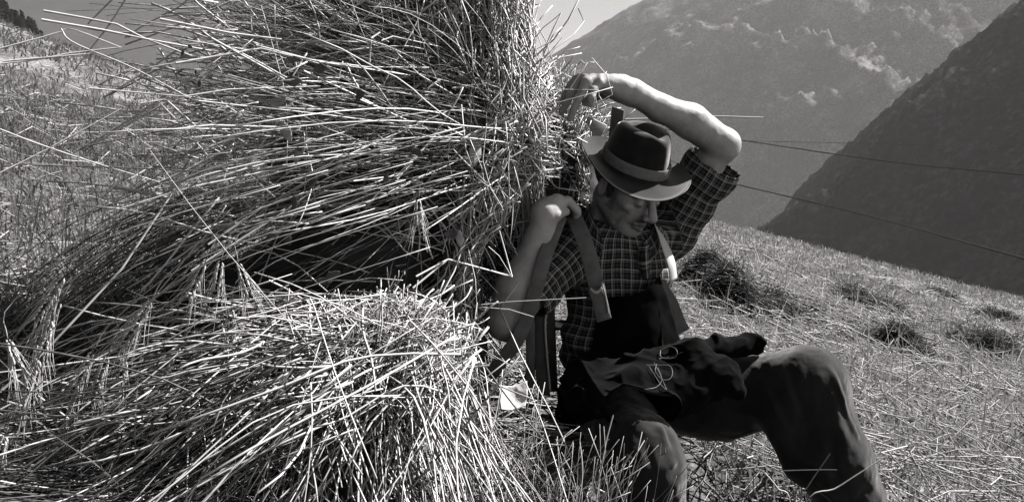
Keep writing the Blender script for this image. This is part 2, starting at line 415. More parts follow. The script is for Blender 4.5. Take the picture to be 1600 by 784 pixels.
# ------------------------------------------------------------------ haze
bmv = [(x, y, z) for x in (-1500, 2700) for y in (-60, 2900) for z in (-640, 790)]
hz = bpy.data.meshes.new('haze'); hz.from_pydata(bmv, [], [(0, 1, 3, 2), (4, 6, 7, 5), (0, 4, 5, 1), (2, 3, 7, 6), (0, 2, 6, 4), (1, 5, 7, 3)])
ho = bpy.data.objects.new('haze', hz); COL.objects.link(ho); ho['kind'] = 'stuff'
tag(ho, 'pale sunlit haze hanging in the mountain valley', 'haze')
hm = bpy.data.materials.new('haze'); hm.use_nodes = True; ht = hm.node_tree
for n in list(ht.nodes): ht.nodes.remove(n)
pv = ht.nodes.new('ShaderNodeVolumePrincipled'); pv.inputs['Density'].default_value = 0.00019; pv.inputs['Color'].default_value = grey(0.95)
oo = ht.nodes.new('ShaderNodeOutputMaterial'); ht.links.new(pv.outputs[0], oo.inputs['Volume']); hz.materials.append(hm)

# ------------------------------------------------------------------ grass on the slope
def blades(n, rmin, rmax, hmin, hmax, seed, tilt=0.7, wide=0.0022, p=1.0):
    r_ = np.random.default_rng(seed)
    r = rmin + (rmax - rmin) * r_.random(n) ** p; th = r_.uniform(-0.78, 0.78, n)
    x = r * np.sin(th); y = r * np.cos(th)
    c = vnoise(np.stack([x * 1.3, y * 1.0, 0 * x], -1)); keep = r_.random(n) < 0.75 + 0.5 * c
    keep &= ~((x > 0.02) & (x < 0.55) & (y > 1.75) & (y < 2.45))
    r, x, y = r[keep], x[keep], y[keep]; n = len(r)
    z = ground(x, y); h = r_.uniform(hmin, hmax, n) * (1 + 0.03 * r); a = r_.random(n) * 6.283; tl = np.abs(r_.normal(0, tilt, n))
    d = np.stack([np.cos(a) * np.sin(tl), np.sin(a) * np.sin(tl), np.cos(tl)], -1)
    b0 = np.stack([x, y, z - 0.006], -1); side = nz(np.cross(d, r_.normal(size=(n, 3)))) * (wide * (1 + 0.22 * r) * r_.uniform(0.6, 1.3, n))[:, None]
    m1 = b0 + d * h[:, None] * 0.55; tip = b0 + d * h[:, None] + np.stack([np.cos(a), np.sin(a), -0.8 + 0 * a], -1) * (h * r_.uniform(0, 0.35, n))[:, None]
    V = np.stack([b0 - side, b0 + side, m1 + side * 0.8, m1 - side * 0.8, tip + side * 0.2, tip - side * 0.2], 1).reshape(-1, 3)
    i = np.arange(n)[:, None] * 6; Q = np.concatenate([i + [0, 1, 2, 3], i + [3, 2, 4, 5]])
    patch = 0.5 + 0.5 * vnoise(np.stack([x * 0.8, y * 0.6, 0 * x + 20], -1))
    big = vnoise(np.stack([x * 0.35, y * 0.22, 0 * x + 40], -1))
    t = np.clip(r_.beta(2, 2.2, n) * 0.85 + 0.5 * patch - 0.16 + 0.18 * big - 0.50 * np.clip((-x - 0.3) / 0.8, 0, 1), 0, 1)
    return V, Q, np.repeat(t, 6)
def litter(n, rmin, rmax, seed, lmin=0.05, lmax=0.22, wide=0.0016):
    """cut stalks lying on the ground"""
    r_ = np.random.default_rng(seed)
    r = r_.uniform(rmin, rmax, n); th = r_.uniform(-0.78, 0.78, n); x = r * np.sin(th); y = r * np.cos(th)
    kp = (x > -0.6) | (r_.random(n) < 0.2); x, y, r = x[kp], y[kp], r[kp]; n = len(x)
    a = r_.random(n) * 6.283; l = r_.uniform(lmin, lmax, n); z = ground(x, y) + r_.uniform(0.01, 0.07, n)
    d = nz(np.stack([np.cos(a), np.sin(a), r_.normal(-0.0, 0.28, n) - 0.25 * np.cos(a)], -1)) * l[:, None]
    c = np.stack([x, y, z], -1); k = r_.normal(0, 0.12, (n, 3)) * l[:, None]
    L = np.stack([c - d, c + k, c + d], 1)
    return tubes(L, wide * (1 + 0.16 * r), r_.uniform(0.45, 1.0, n), sides=3)
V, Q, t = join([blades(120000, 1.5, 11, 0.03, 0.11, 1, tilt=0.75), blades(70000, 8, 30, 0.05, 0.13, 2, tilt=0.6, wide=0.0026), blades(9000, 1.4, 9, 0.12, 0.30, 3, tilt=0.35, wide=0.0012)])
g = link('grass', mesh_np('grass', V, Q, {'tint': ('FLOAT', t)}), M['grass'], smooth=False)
tag(g, 'short dry grass and stubble covering the mown slope', 'grass', kind='stuff')
V, Q, t = join([tuple(litter(9000, 1.5, 9, 4)), tuple(litter(6000, 5, 20, 5, wide=0.002))])
g = link('stubble_litter', mesh_np('stubble_litter', V, Q, {'tint': ('FLOAT', t)}), M['grass'])
tag(g, 'pale cut stalks strewn loose over the mown slope', 'stubble', kind='stuff')

# ------------------------------------------------------------------ cut hay heaps on the slope
def hay_heap(u, v, wpx, label, seed, hgt=0.42, yaw=0.0):
    r_ = np.random.default_rng(seed); c = G(u, v); D = float(c @ FW); w = wpx / F_PX * D / 2
    root = empty('hay_heap', tuple(c), label, 'hay heap', 'raked hay heaps drying on the mown slope')
    n = 44; a = np.linspace(0, 2 * math.pi, n, endpoint=False); rr = np.linspace(0, 1, 12)
    Rr, Aa = np.meshgrid(rr, a, indexing='ij')
    X = c[0] + Rr * w * np.cos(Aa + yaw) * (1 + 0.22 * np.sin(3 * Aa + seed) + 0.16 * np.sin(5 * Aa + 2 * seed)); Y = c[1] + Rr * w * 0.8 * np.sin(Aa)
    H = 1.6 * w * hgt * np.sqrt(np.maximum(1 - Rr ** 2, 0)) ** 0.8
    Z = ground(X, Y) - 0.02 + H * (0.8 + 1.0 * vnoise(np.stack([X * 5, Y * 5, 0 * X + seed], -1)))
    V = np.stack([X, Y, Z], -1).reshape(-1, 3); i = np.arange(12 * n).reshape(12, n); j = np.roll(i, -1, 1)
    Q = np.stack([i[:-1], i[1:], j[1:], j[:-1]], -1).reshape(-1, 4)
    link('heap_body', mesh_np('heap_body', V, Q, {'tint': ('FLOAT', np.full(len(V), 0.25))}), M['hay_dark'], root)
    k = 2600; q = np.sqrt(r_.random(k)); an = r_.random(k) * 6.283
    wob = 1 + 0.22 * np.sin(3 * an + seed) + 0.16 * np.sin(5 * an + 2 * seed); x = c[0] + q * w * 1.08 * wob * np.cos(an + yaw); y = c[1] + q * w * 0.88 * wob * np.sin(an); z = ground(x, y) + 1.6 * w * hgt * np.sqrt(np.maximum(1 - q * q, 0)) * r_.uniform(0.6, 1.05, k) * (0.8 + 1.0 * vnoise(np.stack([x * 5, y * 5, 0 * x + seed], -1)))
    d = nz(np.stack([r_.normal(0.6, 0.8, k), r_.normal(0, 0.7, k), r_.normal(-0.25, 0.28, k)], -1)) * r_.uniform(0.03, 0.11, k)[:, None] * min(1.6, D / 4)
    p0 = np.stack([x, y, z], -1); L = np.stack([p0 - d, p0 + [0, 0, 0.012], p0 + d - [0, 0, 0.02]], 1)
    tube_obj('stalks', L, np.full(k, 0.0014), np.where(r_.random(k) < 0.16, 0.95, r_.random(k) * 0.75), M['hay_dark'], root, sides=3)['kind'] = 'stuff'
hay_heap(1092, 455, 70, 'dark hay heap closest to the man, just beyond his apron bib', 1, 0.7)
hay_heap(1172, 482, 130, 'largest dark hay heap, just uphill of the raised knee', 2, 0.55)
hay_heap(1352, 480, 84, 'rounded dark hay heap halfway up the slope towards the ridge', 3, 0.55)
hay_heap(1392, 545, 100, 'flat dark hay heap with pale straws on top, below the rounded one', 4, 0.4)
hay_heap(1532, 548, 92, 'broad loose hay heap low on the slope near its falling edge', 5, 0.4)
hay_heap(1470, 470, 50, 'small far hay heap close under the grassy skyline', 6, 0.4)
hay_heap(1560, 505, 60, 'thin far hay heap between the skyline and the broad loose heap', 7, 0.3)

# pale straw swathe between heaps
def swathe(pts, n, seed, label):
    r_ = np.random.default_rng(seed); c = resample(np.array([G(*p) for p in pts]), n)
    off = r_.normal(0, 0.16, (n, 2)); x = c[:, 0] + off[:, 0]; y = c[:, 1] + off[:, 1]; t = nz(np.gradient(c, axis=0))
    d = nz(t + r_.normal(0, 0.25, (n, 3)) * [1, 1, 0.4]) * r_.uniform(0.1, 0.3, n)[:, None]
    p0 = np.stack([x, y, ground(x, y) + r_.uniform(0.02, 0.11, n)], -1)
    o = tube_obj('hay_swathe', np.stack([p0 - d, p0, p0 + d], 1), np.full(n, 0.0026), r_.uniform(0.3, 0.95, n), M['grass'], None, sides=3)
    tag(o, label, 'hay', kind='stuff')
swathe([(1195, 440), (1260, 475), (1330, 515)], 900, 31, 'pale combed swathe of cut hay running down from the largest heap')
swathe([(1400, 455), (1480, 470), (1600, 500)], 900, 32, 'pale swathe of cut hay below the skyline')

# ------------------------------------------------------------------ overhead wires
for (pts, label) in ((((1120, 281, 46), (1340, 333, 32), (1600, 404, 20)), 'lowest and thickest dark wire crossing the valley'),
                     (((1150, 218, 70), (1370, 250, 50), (1600, 273, 38)), 'middle dark wire crossing the shaded mountainside'),
                     (((1240, 222, 120), (1450, 227, 90), (1600, 240, 70)), 'highest and faintest wire, above the other two')):
    L = np.array([P(*q) for q in pts]); a, mid, c = L
    L = resample(np.array([a + (a - mid) * 1.5, a, mid, c, c + (c - mid) * 1.0]), 24)[None]
    D = pts[1][2]; o = tube_obj('power_line', L, np.array([(0.030 if D < 80 else 0.018) * (D / 32) ** 0.6]), [0.5], M['wire'], None, sides=6)
    tag(o, label, 'wire', 'wires strung across the valley')

# ------------------------------------------------------------------ the man
HC = P(981, 286, 2.11)                                  # middle of the skull
hf = nz([0.55, -0.68, -0.48]); hu = nz(np.array([0, 0, 1.0]) - hf[2] * hf); hr = np.cross(hf, hu)
HM = np.array([hr, hf, hu])                             # rows: his right, forward, up
def H(x, y, z): return HC + x * hr + y * hf + z * hu
shR = P(884, 398, 2.08); shL = P(1046, 352, 2.24)        # shoulders
elR = P(792, 498, 1.98); wrR = P(843, 372, 1.96)
elL = P(1128, 226, 2.13); wrL = P(992, 146, 2.01)
chest = P(965, 425, 2.20); waist = P(955, 540, 2.20); pelvis = P(955, 620, 2.22)
NK = P(948, 366, 2.225)

person = empty('person', tuple(P(955, 660, 2.2)), 'man in a brimmed hat seated against the straw sheaf, one arm raised over it', 'person')
B = Field(A(-0.16, 1.78, -0.80), A(0.68, 2.48, 0.16), 0.003)
e = lambda c, r, k=0.01, op='add': B.ell(H(*c), r, HM, k, op)
c_ = lambda a, b, ra, rb, k=0.01, op='add': B.cone(H(*a), H(*b), ra, rb, k, op)
e((0, -0.015, 0.035), (0.075, 0.097, 0.085)); e((0, 0.033, -0.035), (0.058, 0.058, 0.086), 0.03)
for s in (1, -1):
    c_((s * 0.050, -0.005, -0.062), (s * 0.018, 0.068, -0.106), 0.020, 0.019, 0.025)
    e((s * 0.044, 0.062, -0.026), (0.018, 0.018, 0.014), 0.02)
    c_((s * 0.012, 0.090, 0.013), (s * 0.044, 0.074, 0.012), 0.009, 0.008, 0.012)
    e((s * 0.031, 0.101, -0.007), (0.020, 0.016, 0.012), 0.010, 'sub')
    for q_ in (-1, 0, 1): c_((s * 0.050, 0.074, -0.012 + q_ * 0.004), (s * 0.062, 0.055, -0.012 + q_ * 0.011), 0.0012, 0.001, 0.003, 'sub')
e((0, 0.078, -0.106), (0.021, 0.019, 0.019), 0.02)
c_((0, 0.090, 0.008), (0, 0.120, -0.034), 0.008, 0.0125, 0.009); c_((0, 0.119, -0.034), (0, 0.116, -0.042), 0.011, 0.009, 0.006)
for s in (1, -1):
    e((s * 0.012, 0.107, -0.042), (0.009, 0.010, 0.008), 0.006)
    e((s * 0.031, 0.082, -0.009), (0.014, 0.0135, 0.0135), 0.003)
    c_((s * 0.019, 0.093, -0.013), (s * 0.043, 0.086, -0.012), 0.0018, 0.0018, 0.003, 'sub')
    c_((s * 0.021, 0.102, -0.045), (s * 0.037, 0.082, -0.080), 0.005, 0.004, 0.007, 'sub')
    c_((s * 0.048, 0.066, -0.045), (s * 0.050, 0.050, -0.085), 0.0035, 0.003, 0.010, 'sub')
    c_((0, 0.098, -0.066), (s * 0.022, 0.089, -0.068), 0.0065, 0.004, 0.006)
    c_((0, 0.096, -0.080), (s * 0.020, 0.087, -0.077), 0.0075, 0.004, 0.006)
    c_((0, 0.104, -0.0725), (s * 0.025, 0.092, -0.0715), 0.0028, 0.002, 0.003, 'sub')
    e((s * 0.078, -0.012, -0.014), (0.008, 0.016, 0.028), 0.006); e((s * 0.086, -0.008, -0.010), (0.006, 0.009, 0.017), 0.004, 'sub')
# neck, trunk under the clothes
B.cone(H(0, -0.03, -0.06), NK, 0.052, 0.056, 0.02)
B.cone(NK, chest, 0.06, 0.085, 0.03); B.cone(chest, pelvis, 0.085, 0.09, 0.03)
B.cone(NK, shR, 0.05, 0.05, 0.04); B.cone(NK, shL, 0.05, 0.05, 0.04)
# his right arm (folded up to the strap)
B.chain([shR, elR], [0.05, 0.043], 0.03)
B.ell(elR + A(0, 0, -0.008), (0.045, 0.045, 0.042), None, 0.03)
m1 = elR * 0.62 + wrR * 0.38 + A(-0.006, 0, 0)
B.chain([elR, m1, wrR], [0.043, 0.047, 0.034], 0.03)
palmR = P(866, 321, 1.95)
B.cone(wrR, P(852, 336, 1.95), 0.034, 0.033, 0.02); B.cone(P(851, 332, 1.95), P(870, 318, 1.96), 0.032, 0.024, 0.02)
for k_, (du, dv, dD) in enumerate(((0, 0, 0), (4, 5, 0.022), (6, 11, 0.044), (6, 18, 0.064))):
    B.chain([P(868 + du, 314 + dv, 1.955 + dD), P(888 + du * .6, 314 + dv, 1.97 + dD), P(901, 328 + dv * .8, 1.985 + dD), P(900, 340 + dv * .5, 2.005 + dD * .6)],
            [0.0125, 0.0115, 0.0105, 0.009], 0.006)
B.chain([P(852, 346, 1.95), P(868, 337, 1.94), P(884, 331, 1.95)], [0.016, 0.013, 0.010], 0.008)
# his left arm (raised, forearm over the hat)
B.chain([shL, elL], [0.050, 0.040], 0.02)
B.ell(elL + A(0.006, 0, 0.000), (0.040, 0.040, 0.042), None, 0.02)
m1 = elL * 0.62 + wrL * 0.38 + A(0.004, 0, 0.010)
B.chain([elL, m1, elL * 0.28 + wrL * 0.72, wrL], [0.043, 0.045, 0.035, 0.032], 0.015)
B.ell(wrL + A(0, 0, 0.012), (0.012, 0.014, 0.012), None, 0.02)
# back of the hand and five fingers
K = [P(937, 130, 1.955), P(934, 120, 1.965), P(932, 114, 1.985), P(936, 113, 2.01)]    # little .. index knuckles
for kk in K: B.cone(P(972, 138, 2.0) + (kk - P(972, 138, 2.0)) * 0.1, kk, 0.024, 0.0145, 0.014)
B.cone(P(984, 144, 2.005), P(952, 132, 1.985), 0.034, 0.030, 0.015)
fin = [([K[0], P(927, 141, 1.945), P(924, 153, 1.94), P(923, 164, 1.945)], [0.0115, 0.0095, 0.0085, 0.007]),
       ([K[1], P(916, 128, 1.945), P(903, 156, 1.945), P(890, 186, 1.965)], [0.0125, 0.0108, 0.0095, 0.0075]),
       ([K[2], P(909, 120, 1.97), P(893, 147, 1.975), P(877, 176, 1.99)], [0.0128, 0.011, 0.0098, 0.0078]),
       ([K[3], P(910, 112, 2.00), P(892, 134, 2.005), P(878, 158, 2.02)], [0.0125, 0.011, 0.0095, 0.0075]),
       ([P(962, 140, 2.03), P(945, 146, 2.045), P(928, 150, 2.05), P(915, 160, 2.045)], [0.017, 0.0135, 0.012, 0.009])]
for pts, rs in fin: B.chain(pts, [q * 1.14 for q in rs], 0.004)
V, Q = B.mesh(1); N = normals(V, Q)
loc = (V - HC) @ HM.T
beard_and_shade = np.clip((0.0 - 0.02 - loc[:, 2] + 0.0) / 0.03, 0, 1) * np.clip((loc[:, 2] + 0.145) / 0.02, 0, 1) * np.clip((loc[:, 1] + 0.02) / 0.02, 0, 1) * (np.abs(loc[:, 0]) < 0.085)
cheek = np.exp(-((np.abs(loc[:, 0]) - 0.038) / 0.022) ** 2 - ((loc[:, 2] + 0.035) / 0.028) ** 2); beard_and_shade *= 1 - np.clip(cheek * 1.3, 0, 1)
beard_and_shade *= 1 - np.exp(-(loc[:, 0] / 0.014) ** 2 - ((loc[:, 2] + 0.035) / 0.022) ** 2)
brow = np.exp(-((np.abs(loc[:, 0]) - 0.03) / 0.017) ** 2 - ((loc[:, 2] - 0.017) / 0.006) ** 2) * (loc[:, 1] > 0.04)
lx, ly, lz = np.abs(loc[:, 0]), loc[:, 1], loc[:, 2]
lash = np.exp(-((lx - 0.031) / 0.013) ** 2 - ((lz + 0.0135) / 0.0030) ** 2) * (ly > 0.06)
mouth_line = np.exp(-(lx / 0.026) ** 4 - ((lz + 0.0725) / 0.0032) ** 2) * (ly > 0.07)  # dark line painted for the shade in the mouth opening
nose_shade = np.exp(-(lx / 0.024) ** 4 - ((lz + 0.061) / 0.0060) ** 2) * (ly > 0.08) * 0.75  # painted shadow below the nose
nost = np.exp(-((lx - 0.0075) / 0.004) ** 2 - ((lz + 0.051) / 0.0035) ** 2) * (ly > 0.095)  # nostril openings painted dark in place of shade
burn = np.exp(-((ly - 0.022) / 0.014) ** 2) * (lz > -0.06) * (lz < 0.02) * (lx > 0.05) * 0.8
beard_and_shade = np.clip(beard_and_shade * 0.62 + brow + lash * 1.3 + mouth_line * 1.4 + nose_shade + nost * 1.3 + burn, 0, 1) * (np.linalg.norm(loc, axis=1) < 0.165)  # stubble, brows, lashes and sideburns, plus the painted face shade
V = V + N * (fbm(V * 28, 3) * 0.0012)[:, None]
link('body', mesh_np('body', V, Q, {'beard_and_shade': ('FLOAT', beard_and_shade)}), M['skin'], person)

# hair under the hat
Hf = Field(HC - 0.16, HC + 0.16, 0.004)
Hf.ell(H(0, -0.018, 0.035), (0.081, 0.103, 0.088), HM)
Hf.half(H(0, 0, 0.034) + A(-0.012, 0, 0), nz([0.24, -0.36, 0.90])); Hf.half(H(0, 0.0, -0.045), -hu); Hf.half(H(0, 0.018, 0), hf * 0.9 - hu * 0.25)
for s in (1, -1): Hf.cone(H(s * 0.077, 0.012, 0.01), H(s * 0.070, 0.014, -0.03), 0.007, 0.005, 0.01)
V, Q = Hf.mesh(1); N = normals(V, Q); V = V + N * (fbm(V * 120, 2) * 0.002)[:, None]
link('hair', mesh_np('hair', V, Q), M['hair'], person)

# ---- felt hat
tu = nz([0.24, -0.36, 0.90]); tf = nz(hf - (hf @ tu) * tu); tr = np.cross(tf, tu); HB = HC + 0.050 * hu + 0.010 * hf - 0.004 * hr + A(-0.012, 0, 0.002)
def hatp(a, r, z): return HB + (r * np.cos(a))[..., None] * tr + (r * np.sin(a))[..., None] * tf + np.asarray(z)[..., None] * tu
hat = empty('hat', tuple(HB), None, None); hat.parent = person; hat.location = Vector(HB) - person.location
na = 96; a = np.linspace(0, 2 * math.pi, na, endpoint=False)
def hat_surface(prof, thick, name, material, crown=False):
    """prof: list of (radius, height) from outside in"""
    rows = []
    for j, (r, z) in enumerate(prof):
        ra = r * (1 + 0.10 * np.abs(np.sin(a)) ** 2 * (1.0)); zz = np.full(na, z)
        if crown:
            t = np.clip((z - 0.03) / 0.09, 0, 1)
            lx = ra * np.cos(a); ly = ra * np.sin(a)
            pinch = 0.018 * t * np.exp(-((np.abs(lx) - 0.05) / 0.03) ** 2) * np.clip(ly / 0.06, 0, 1)
            ra = ra - pinch
            zz = zz - t ** 2 * (0.024 * np.exp(-(lx / 0.022) ** 2) * np.clip(1.15 - np.abs(ly) / 0.085, 0, 1) - 0.006 * np.clip(ly / 0.08, -1, 1))
        else:
            t = np.clip((r - 0.082) / 0.055, 0, 1); side = np.abs(np.cos(a + 0.70)) ** 2; fr = np.clip(np.sin(a + 0.70), 0, 1) ** 2
            zz = zz + t ** 1.6 * (0.027 * side ** 1.5 * (0.85 + 0.12 * np.cos(a + 0.70)) + 0.012 * np.clip(-np.sin(a + 0.7), 0, 1) - 0.016 * fr) + 0.002 * np.sin(3 * a + 1) * t
        rows.append(hatp(a, ra, zz))
    Pm = np.array(rows); n = len(prof); i = np.arange(n * na).reshape(n, na); j = np.roll(i, -1, 1)
    Q = np.stack([i[:-1], j[:-1], j[1:], i[1:]], -1).reshape(-1, 4); V = Pm.reshape(-1, 3)
    N = normals(V, Q); ins = V - N * thick; m_ = n * na
    Q2 = Q[:, ::-1] + m_; rim = []
    for r0, fl in ((0, False), (n - 1, True)):
        q = np.stack([i[r0], i[r0] + m_, j[r0] + m_, j[r0]], -1); rim.append(q if not fl else q[:, ::-1])
    o = link(name, mesh_np(name, np.concatenate([V, ins]), np.concatenate([Q, Q2] + rim)), material, hat)
    return o
brim = [(0.139, 0.001), (0.1385, 0.0005), (0.128, -0.001), (0.115, -0.002), (0.102, -0.001), (0.092, 0.001), (0.0865, 0.005), (0.084, 0.010)]
hat_surface(brim, 0.003, 'brim', M['felt'])
cr = [(0.0845, 0.008), (0.084, 0.02), (0.083, 0.035), (0.081, 0.055), (0.078, 0.075), (0.074, 0.093), (0.0700, 0.103), (0.065, 0.109), (0.055, 0.112), (0.042, 0.113), (0.028, 0.113), (0.014, 0.113), (0.002, 0.113)]
hat_surface(cr, 0.0025, 'crown', M['felt'], True)
bd_ = [(0.0862, 0.010), (0.0866, 0.012), (0.0862, 0.030), (0.0858, 0.037), (0.0852, 0.0385)]
hat_surface(bd_, 0.0015, 'hat_band', M['band'], True)

# ---- shirt
Sh = Field(A(-0.10, 1.82, -0.62), A(0.70, 2.50, 0.02), 0.0035)
tx = nz([0.93, 0.30, 0.0])                                # across the chest
cuR = shR + (elR - shR) * 0.56; cuL = shL + (elL - shL) * 0.70
Sh.ell(chest + A(0, 0, -0.005), (0.155, 0.118, 0.16), np.array([tx, nz([-0.30, 0.93, 0.1]), [0, 0, 1.0]]), 0.03)
Sh.ell(waist, (0.145, 0.120, 0.15), np.array([tx, nz([-0.30, 0.93, 0]), [0, 0, 1.0]]), 0.06)
Sh.cone(NK + A(0, 0, -0.01), chest, 0.075, 0.12, 0.05)
Sh.chain([NK + A(-0.01, 0, -0.035), shR], [0.062, 0.068], 0.05); Sh.chain([NK + A(0.02, 0.01, -0.035), shL], [0.062, 0.072], 0.05)
Sh.chain([shR, cuR], [0.068, 0.064], 0.03); Sh.chain([shL + A(0, 0, -0.02), shL * 0.5 + cuL * 0.5 + A(0.005, 0, -0.008), cuL], [0.078, 0.070, 0.066], 0.03)
def cuff(c, d, r, inner):
    d = nz(d)
    Sh.cone(c - d * 0.014, c + d * 0.004, r + 0.003, r + 0.004, 0.003)
    Sh.cone(c + d * 0.002, c + d * 0.16, inner, inner + 0.02, 0.003, 'sub')
cuff(cuR, elR - shR, 0.066, 0.058); cuff(cuL + A(0.010, 0, -0.006), elL - shL, 0.078, 0.071)
Sh.cone(NK + A(0, 0, 0.03) - hu * 0.0, NK + A(0.02, -0.03, 0.14), 0.064, 0.09, 0.006, 'sub')
V, Q = Sh.mesh(3); N = normals(V, Q)
bones = [(chest + A(0, 0, 0.1), pelvis, 0.15), (shR, cuR, 0.06), (shL, cuL, 0.065)]
best = np.full(len(V), 9.0); uv = np.zeros((len(V), 3)); along = np.zeros(len(V))
for bi, (p0, p1, r) in enumerate(bones):
    d = nz(p1 - p0); L_ = np.linalg.norm(p1 - p0); q = V - p0; t = q @ d; tc = np.clip(t, 0, L_); ds = np.linalg.norm(q - tc[:, None] * d, axis=1) - r
    ax = nz(np.cross(d, [0, 1.0, 0.2])); ay = np.cross(d, ax); an = np.arctan2(q @ ax, -(q @ ay) * (1 if bi else 1))
    if bi == 0: an = np.arctan2(q @ tx, -(q @ nz([-0.30, 0.93, 0])))
    mk = ds < best; best[mk] = ds[mk]; uv[mk, 0] = an[mk] * r * (1.0 if bi else 0.9); uv[mk, 1] = t[mk] + 0.11 * bi
uv[:, :2] += (fbm(V * 14, 2) * 0.004)[:, None]
w = V @ nz([0.5, 0.2, 1.0]); fold = np.sin(V @ A(26, 10, 46) + 2.5 * vnoise(V * 9)) * 0.5 + vnoise(V * A(18, 18, 30))
low = np.clip((P(955, 470, 2.1)[2] - V[:, 2]) / 0.12, 0, 1)
V = V + N * (0.0035 * fold + 0.006 * low * np.sin(V @ A(30, 12, 75) + 3 * vnoise(V * 8)) + 0.0012 * vnoise(V * 60))[:, None]
shirt = link('shirt', mesh_np('shirt', V, Q, {'weave': ('FLOAT_VECTOR', uv)}), M['plaid'], person)

def sheet(name, rows, material, parent, thick=0.003, n=24, weave=None, wrinkle=0.0, ws=30):
    """a piece of cloth through rows of guide points (each row: points across)"""
    rs = np.array([resample(np.array(r), n) for r in rows]); full = np.stack([resample(rs[:, j], n) for j in range(n)], 1)
    V = full.reshape(-1, 3); i = np.arange(n * n).reshape(n, n)
    Q = np.stack([i[:-1, :-1], i[:-1, 1:], i[1:, 1:], i[1:, :-1]], -1).reshape(-1, 4); N = normals(V, Q)
    if wrinkle: V = V + N * (fbm(V * ws, 3) * wrinkle)[:, None]
    V2 = V - N * thick; m_ = n * n; ed = np.concatenate([i[0, :-1], i[:-1, -1], i[-1, :0:-1], i[:0:-1, 0]]); e2 = np.roll(ed, -1)
    QQ = np.concatenate([Q, Q[:, ::-1] + m_, np.stack([ed, ed + m_, e2 + m_, e2], -1)])
    at = None
    if weave is not None:
        g_ = np.zeros((n, n, 3)); g_[..., 0] = np.linspace(0, weave[0], n)[None]; g_[..., 1] = np.linspace(0, weave[1], n)[:, None]
        g_ = np.concatenate([g_.reshape(-1, 3)] * 2); at = {'weave': ('FLOAT_VECTOR', g_)}
    return link(name, mesh_np(name, np.concatenate([V, V2]), QQ, at), material, parent)
def strap(name, pts, w, th, material, parent, facing=None, n=30):
    """a flat band along pts, its face turned towards 'facing'"""
    L = resample(np.array(pts), n); T = nz(np.gradient(L, axis=0)); f = np.array(facing if facing is not None else [0.0, -1, 0.1])
    Sd = nz(np.cross(T, f)) * w / 2; Nn = nz(np.cross(Sd, T)) * th / 2
    ring = np.stack([L - Sd - Nn * .4, L - Sd + Nn * .4, L - Sd * .9 + Nn, L + Sd * .9 + Nn, L + Sd + Nn * .4, L + Sd - Nn * .4, L + Sd * .9 - Nn, L - Sd * .9 - Nn], 1)
    V = ring.reshape(-1, 3); i = np.arange(n * 8).reshape(n, 8); j = np.roll(i, -1, 1)
    Q = np.stack([i[:-1], j[:-1], j[1:], i[1:]], -1).reshape(-1, 4)
    caps = np.array([[0, 1, 2, 3], [0, 3, 6, 7], [3, 4, 5, 6]]); Q = np.concatenate([Q, caps[:, ::-1], caps + (n - 1) * 8])
    return link(name, mesh_np(name, V, Q), material, parent)

# collar wings and the sunlit shirt front
sheet('collar', [[P(921, 318, 2.16), P(926, 340, 2.10), P(938, 362, 2.06)], [P(912, 336, 2.13), P(918, 362, 2.07), P(942, 384, 2.03)], [P(906, 350, 2.11), P(918, 384, 2.05), P(936, 406, 2.02)]],
      M['plaid'], shirt, weave=(0.1, 0.06), wrinkle=0.002)
sheet('collar', [[P(1020, 352, 2.14), P(1016, 366, 2.11), P(1006, 378, 2.08)], [P(1032, 354, 2.14), P(1024, 378, 2.09), P(1010, 394, 2.07)], [P(1038, 364, 2.14), P(1028, 394, 2.09), P(1014, 412, 2.06)]],
      M['plaid'], shirt, weave=(0.1, 0.06), wrinkle=0.002)
sheet('shirt_placket', [[P(1000, 384, 2.08), P(1008, 384, 2.07), P(1013, 380, 2.08)], [P(998, 402, 2.075), P(1006, 404, 2.05), P(1016, 400, 2.065)], [P(1003, 434, 2.075), P(1009, 436, 2.06), P(1014, 432, 2.07)]],
      M['plaid'], shirt, weave=(0.05, 0.05), wrinkle=0.003)

# ---- trousers
Tr = Field(A(-0.02, 1.50, -1.16), A(1.12, 2.46, -0.34), 0.0045)
hipR = P(938, 618, 2.12); hipL = P(1005, 612, 2.26)
knR = P(1003, 706, 1.77); anR = P(1040, 930, 1.80)
knL = P(1262, 598, 2.03); anL = P(1352, 830, 2.02)
Tr.ell(P(965, 616, 2.20), (0.150, 0.12, 0.10), np.array([tx, nz([-0.30, 0.93, 0]), [0, 0, 1.0]]), 0.04)
Tr.cone(waist + A(0, 0, -0.03), P(965, 616, 2.20), 0.11, 0.115, 0.05)
Tr.chain([hipR, knR], [0.095, 0.080], 0.05)
Tr.chain([knR, P(1006, 740, 1.75), P(1020, 830, 1.78), anR], [0.074, 0.080, 0.080, 0.078], 0.04, flat=(A(0.3, 1, 0), 1.25))
Tr.chain([hipL, P(1120, 618, 2.15), knL + A(-0.02, 0, -0.01)], [0.115, 0.108, 0.086], 0.05)
Tr.ell(knL + A(0.004, 0, -0.004), (0.086, 0.085, 0.084), None, 0.06)
Tr.chain([knL + A(0.005, 0, -0.01), P(1300, 720, 1.99), anL], [0.084, 0.088, 0.080], 0.04)
Tr.cone(P(1212, 640, 2.0), P(1246, 720, 1.99), 0.045, 0.035, 0.05)      # cloth sagging behind the knee
V, Q = Tr.mesh(1); N = normals(V, Q)
def crease(p0, p1, w_, amp):
    """a fold running from p0 to p1: a ridge of width w_ metres"""
    p0 = np.array(p0); p1 = np.array(p1); d = p1 - p0; t = np.clip(((V - p0) @ d) / (d @ d), 0, 1); ds = np.linalg.norm(V - p0 - t[:, None] * d, axis=1)
    return amp * np.exp(-(ds / w_) ** 2) * (0.35 + 0.65 * np.sin(np.pi * np.clip(t * 0.9 + 0.05, 0, 1)))
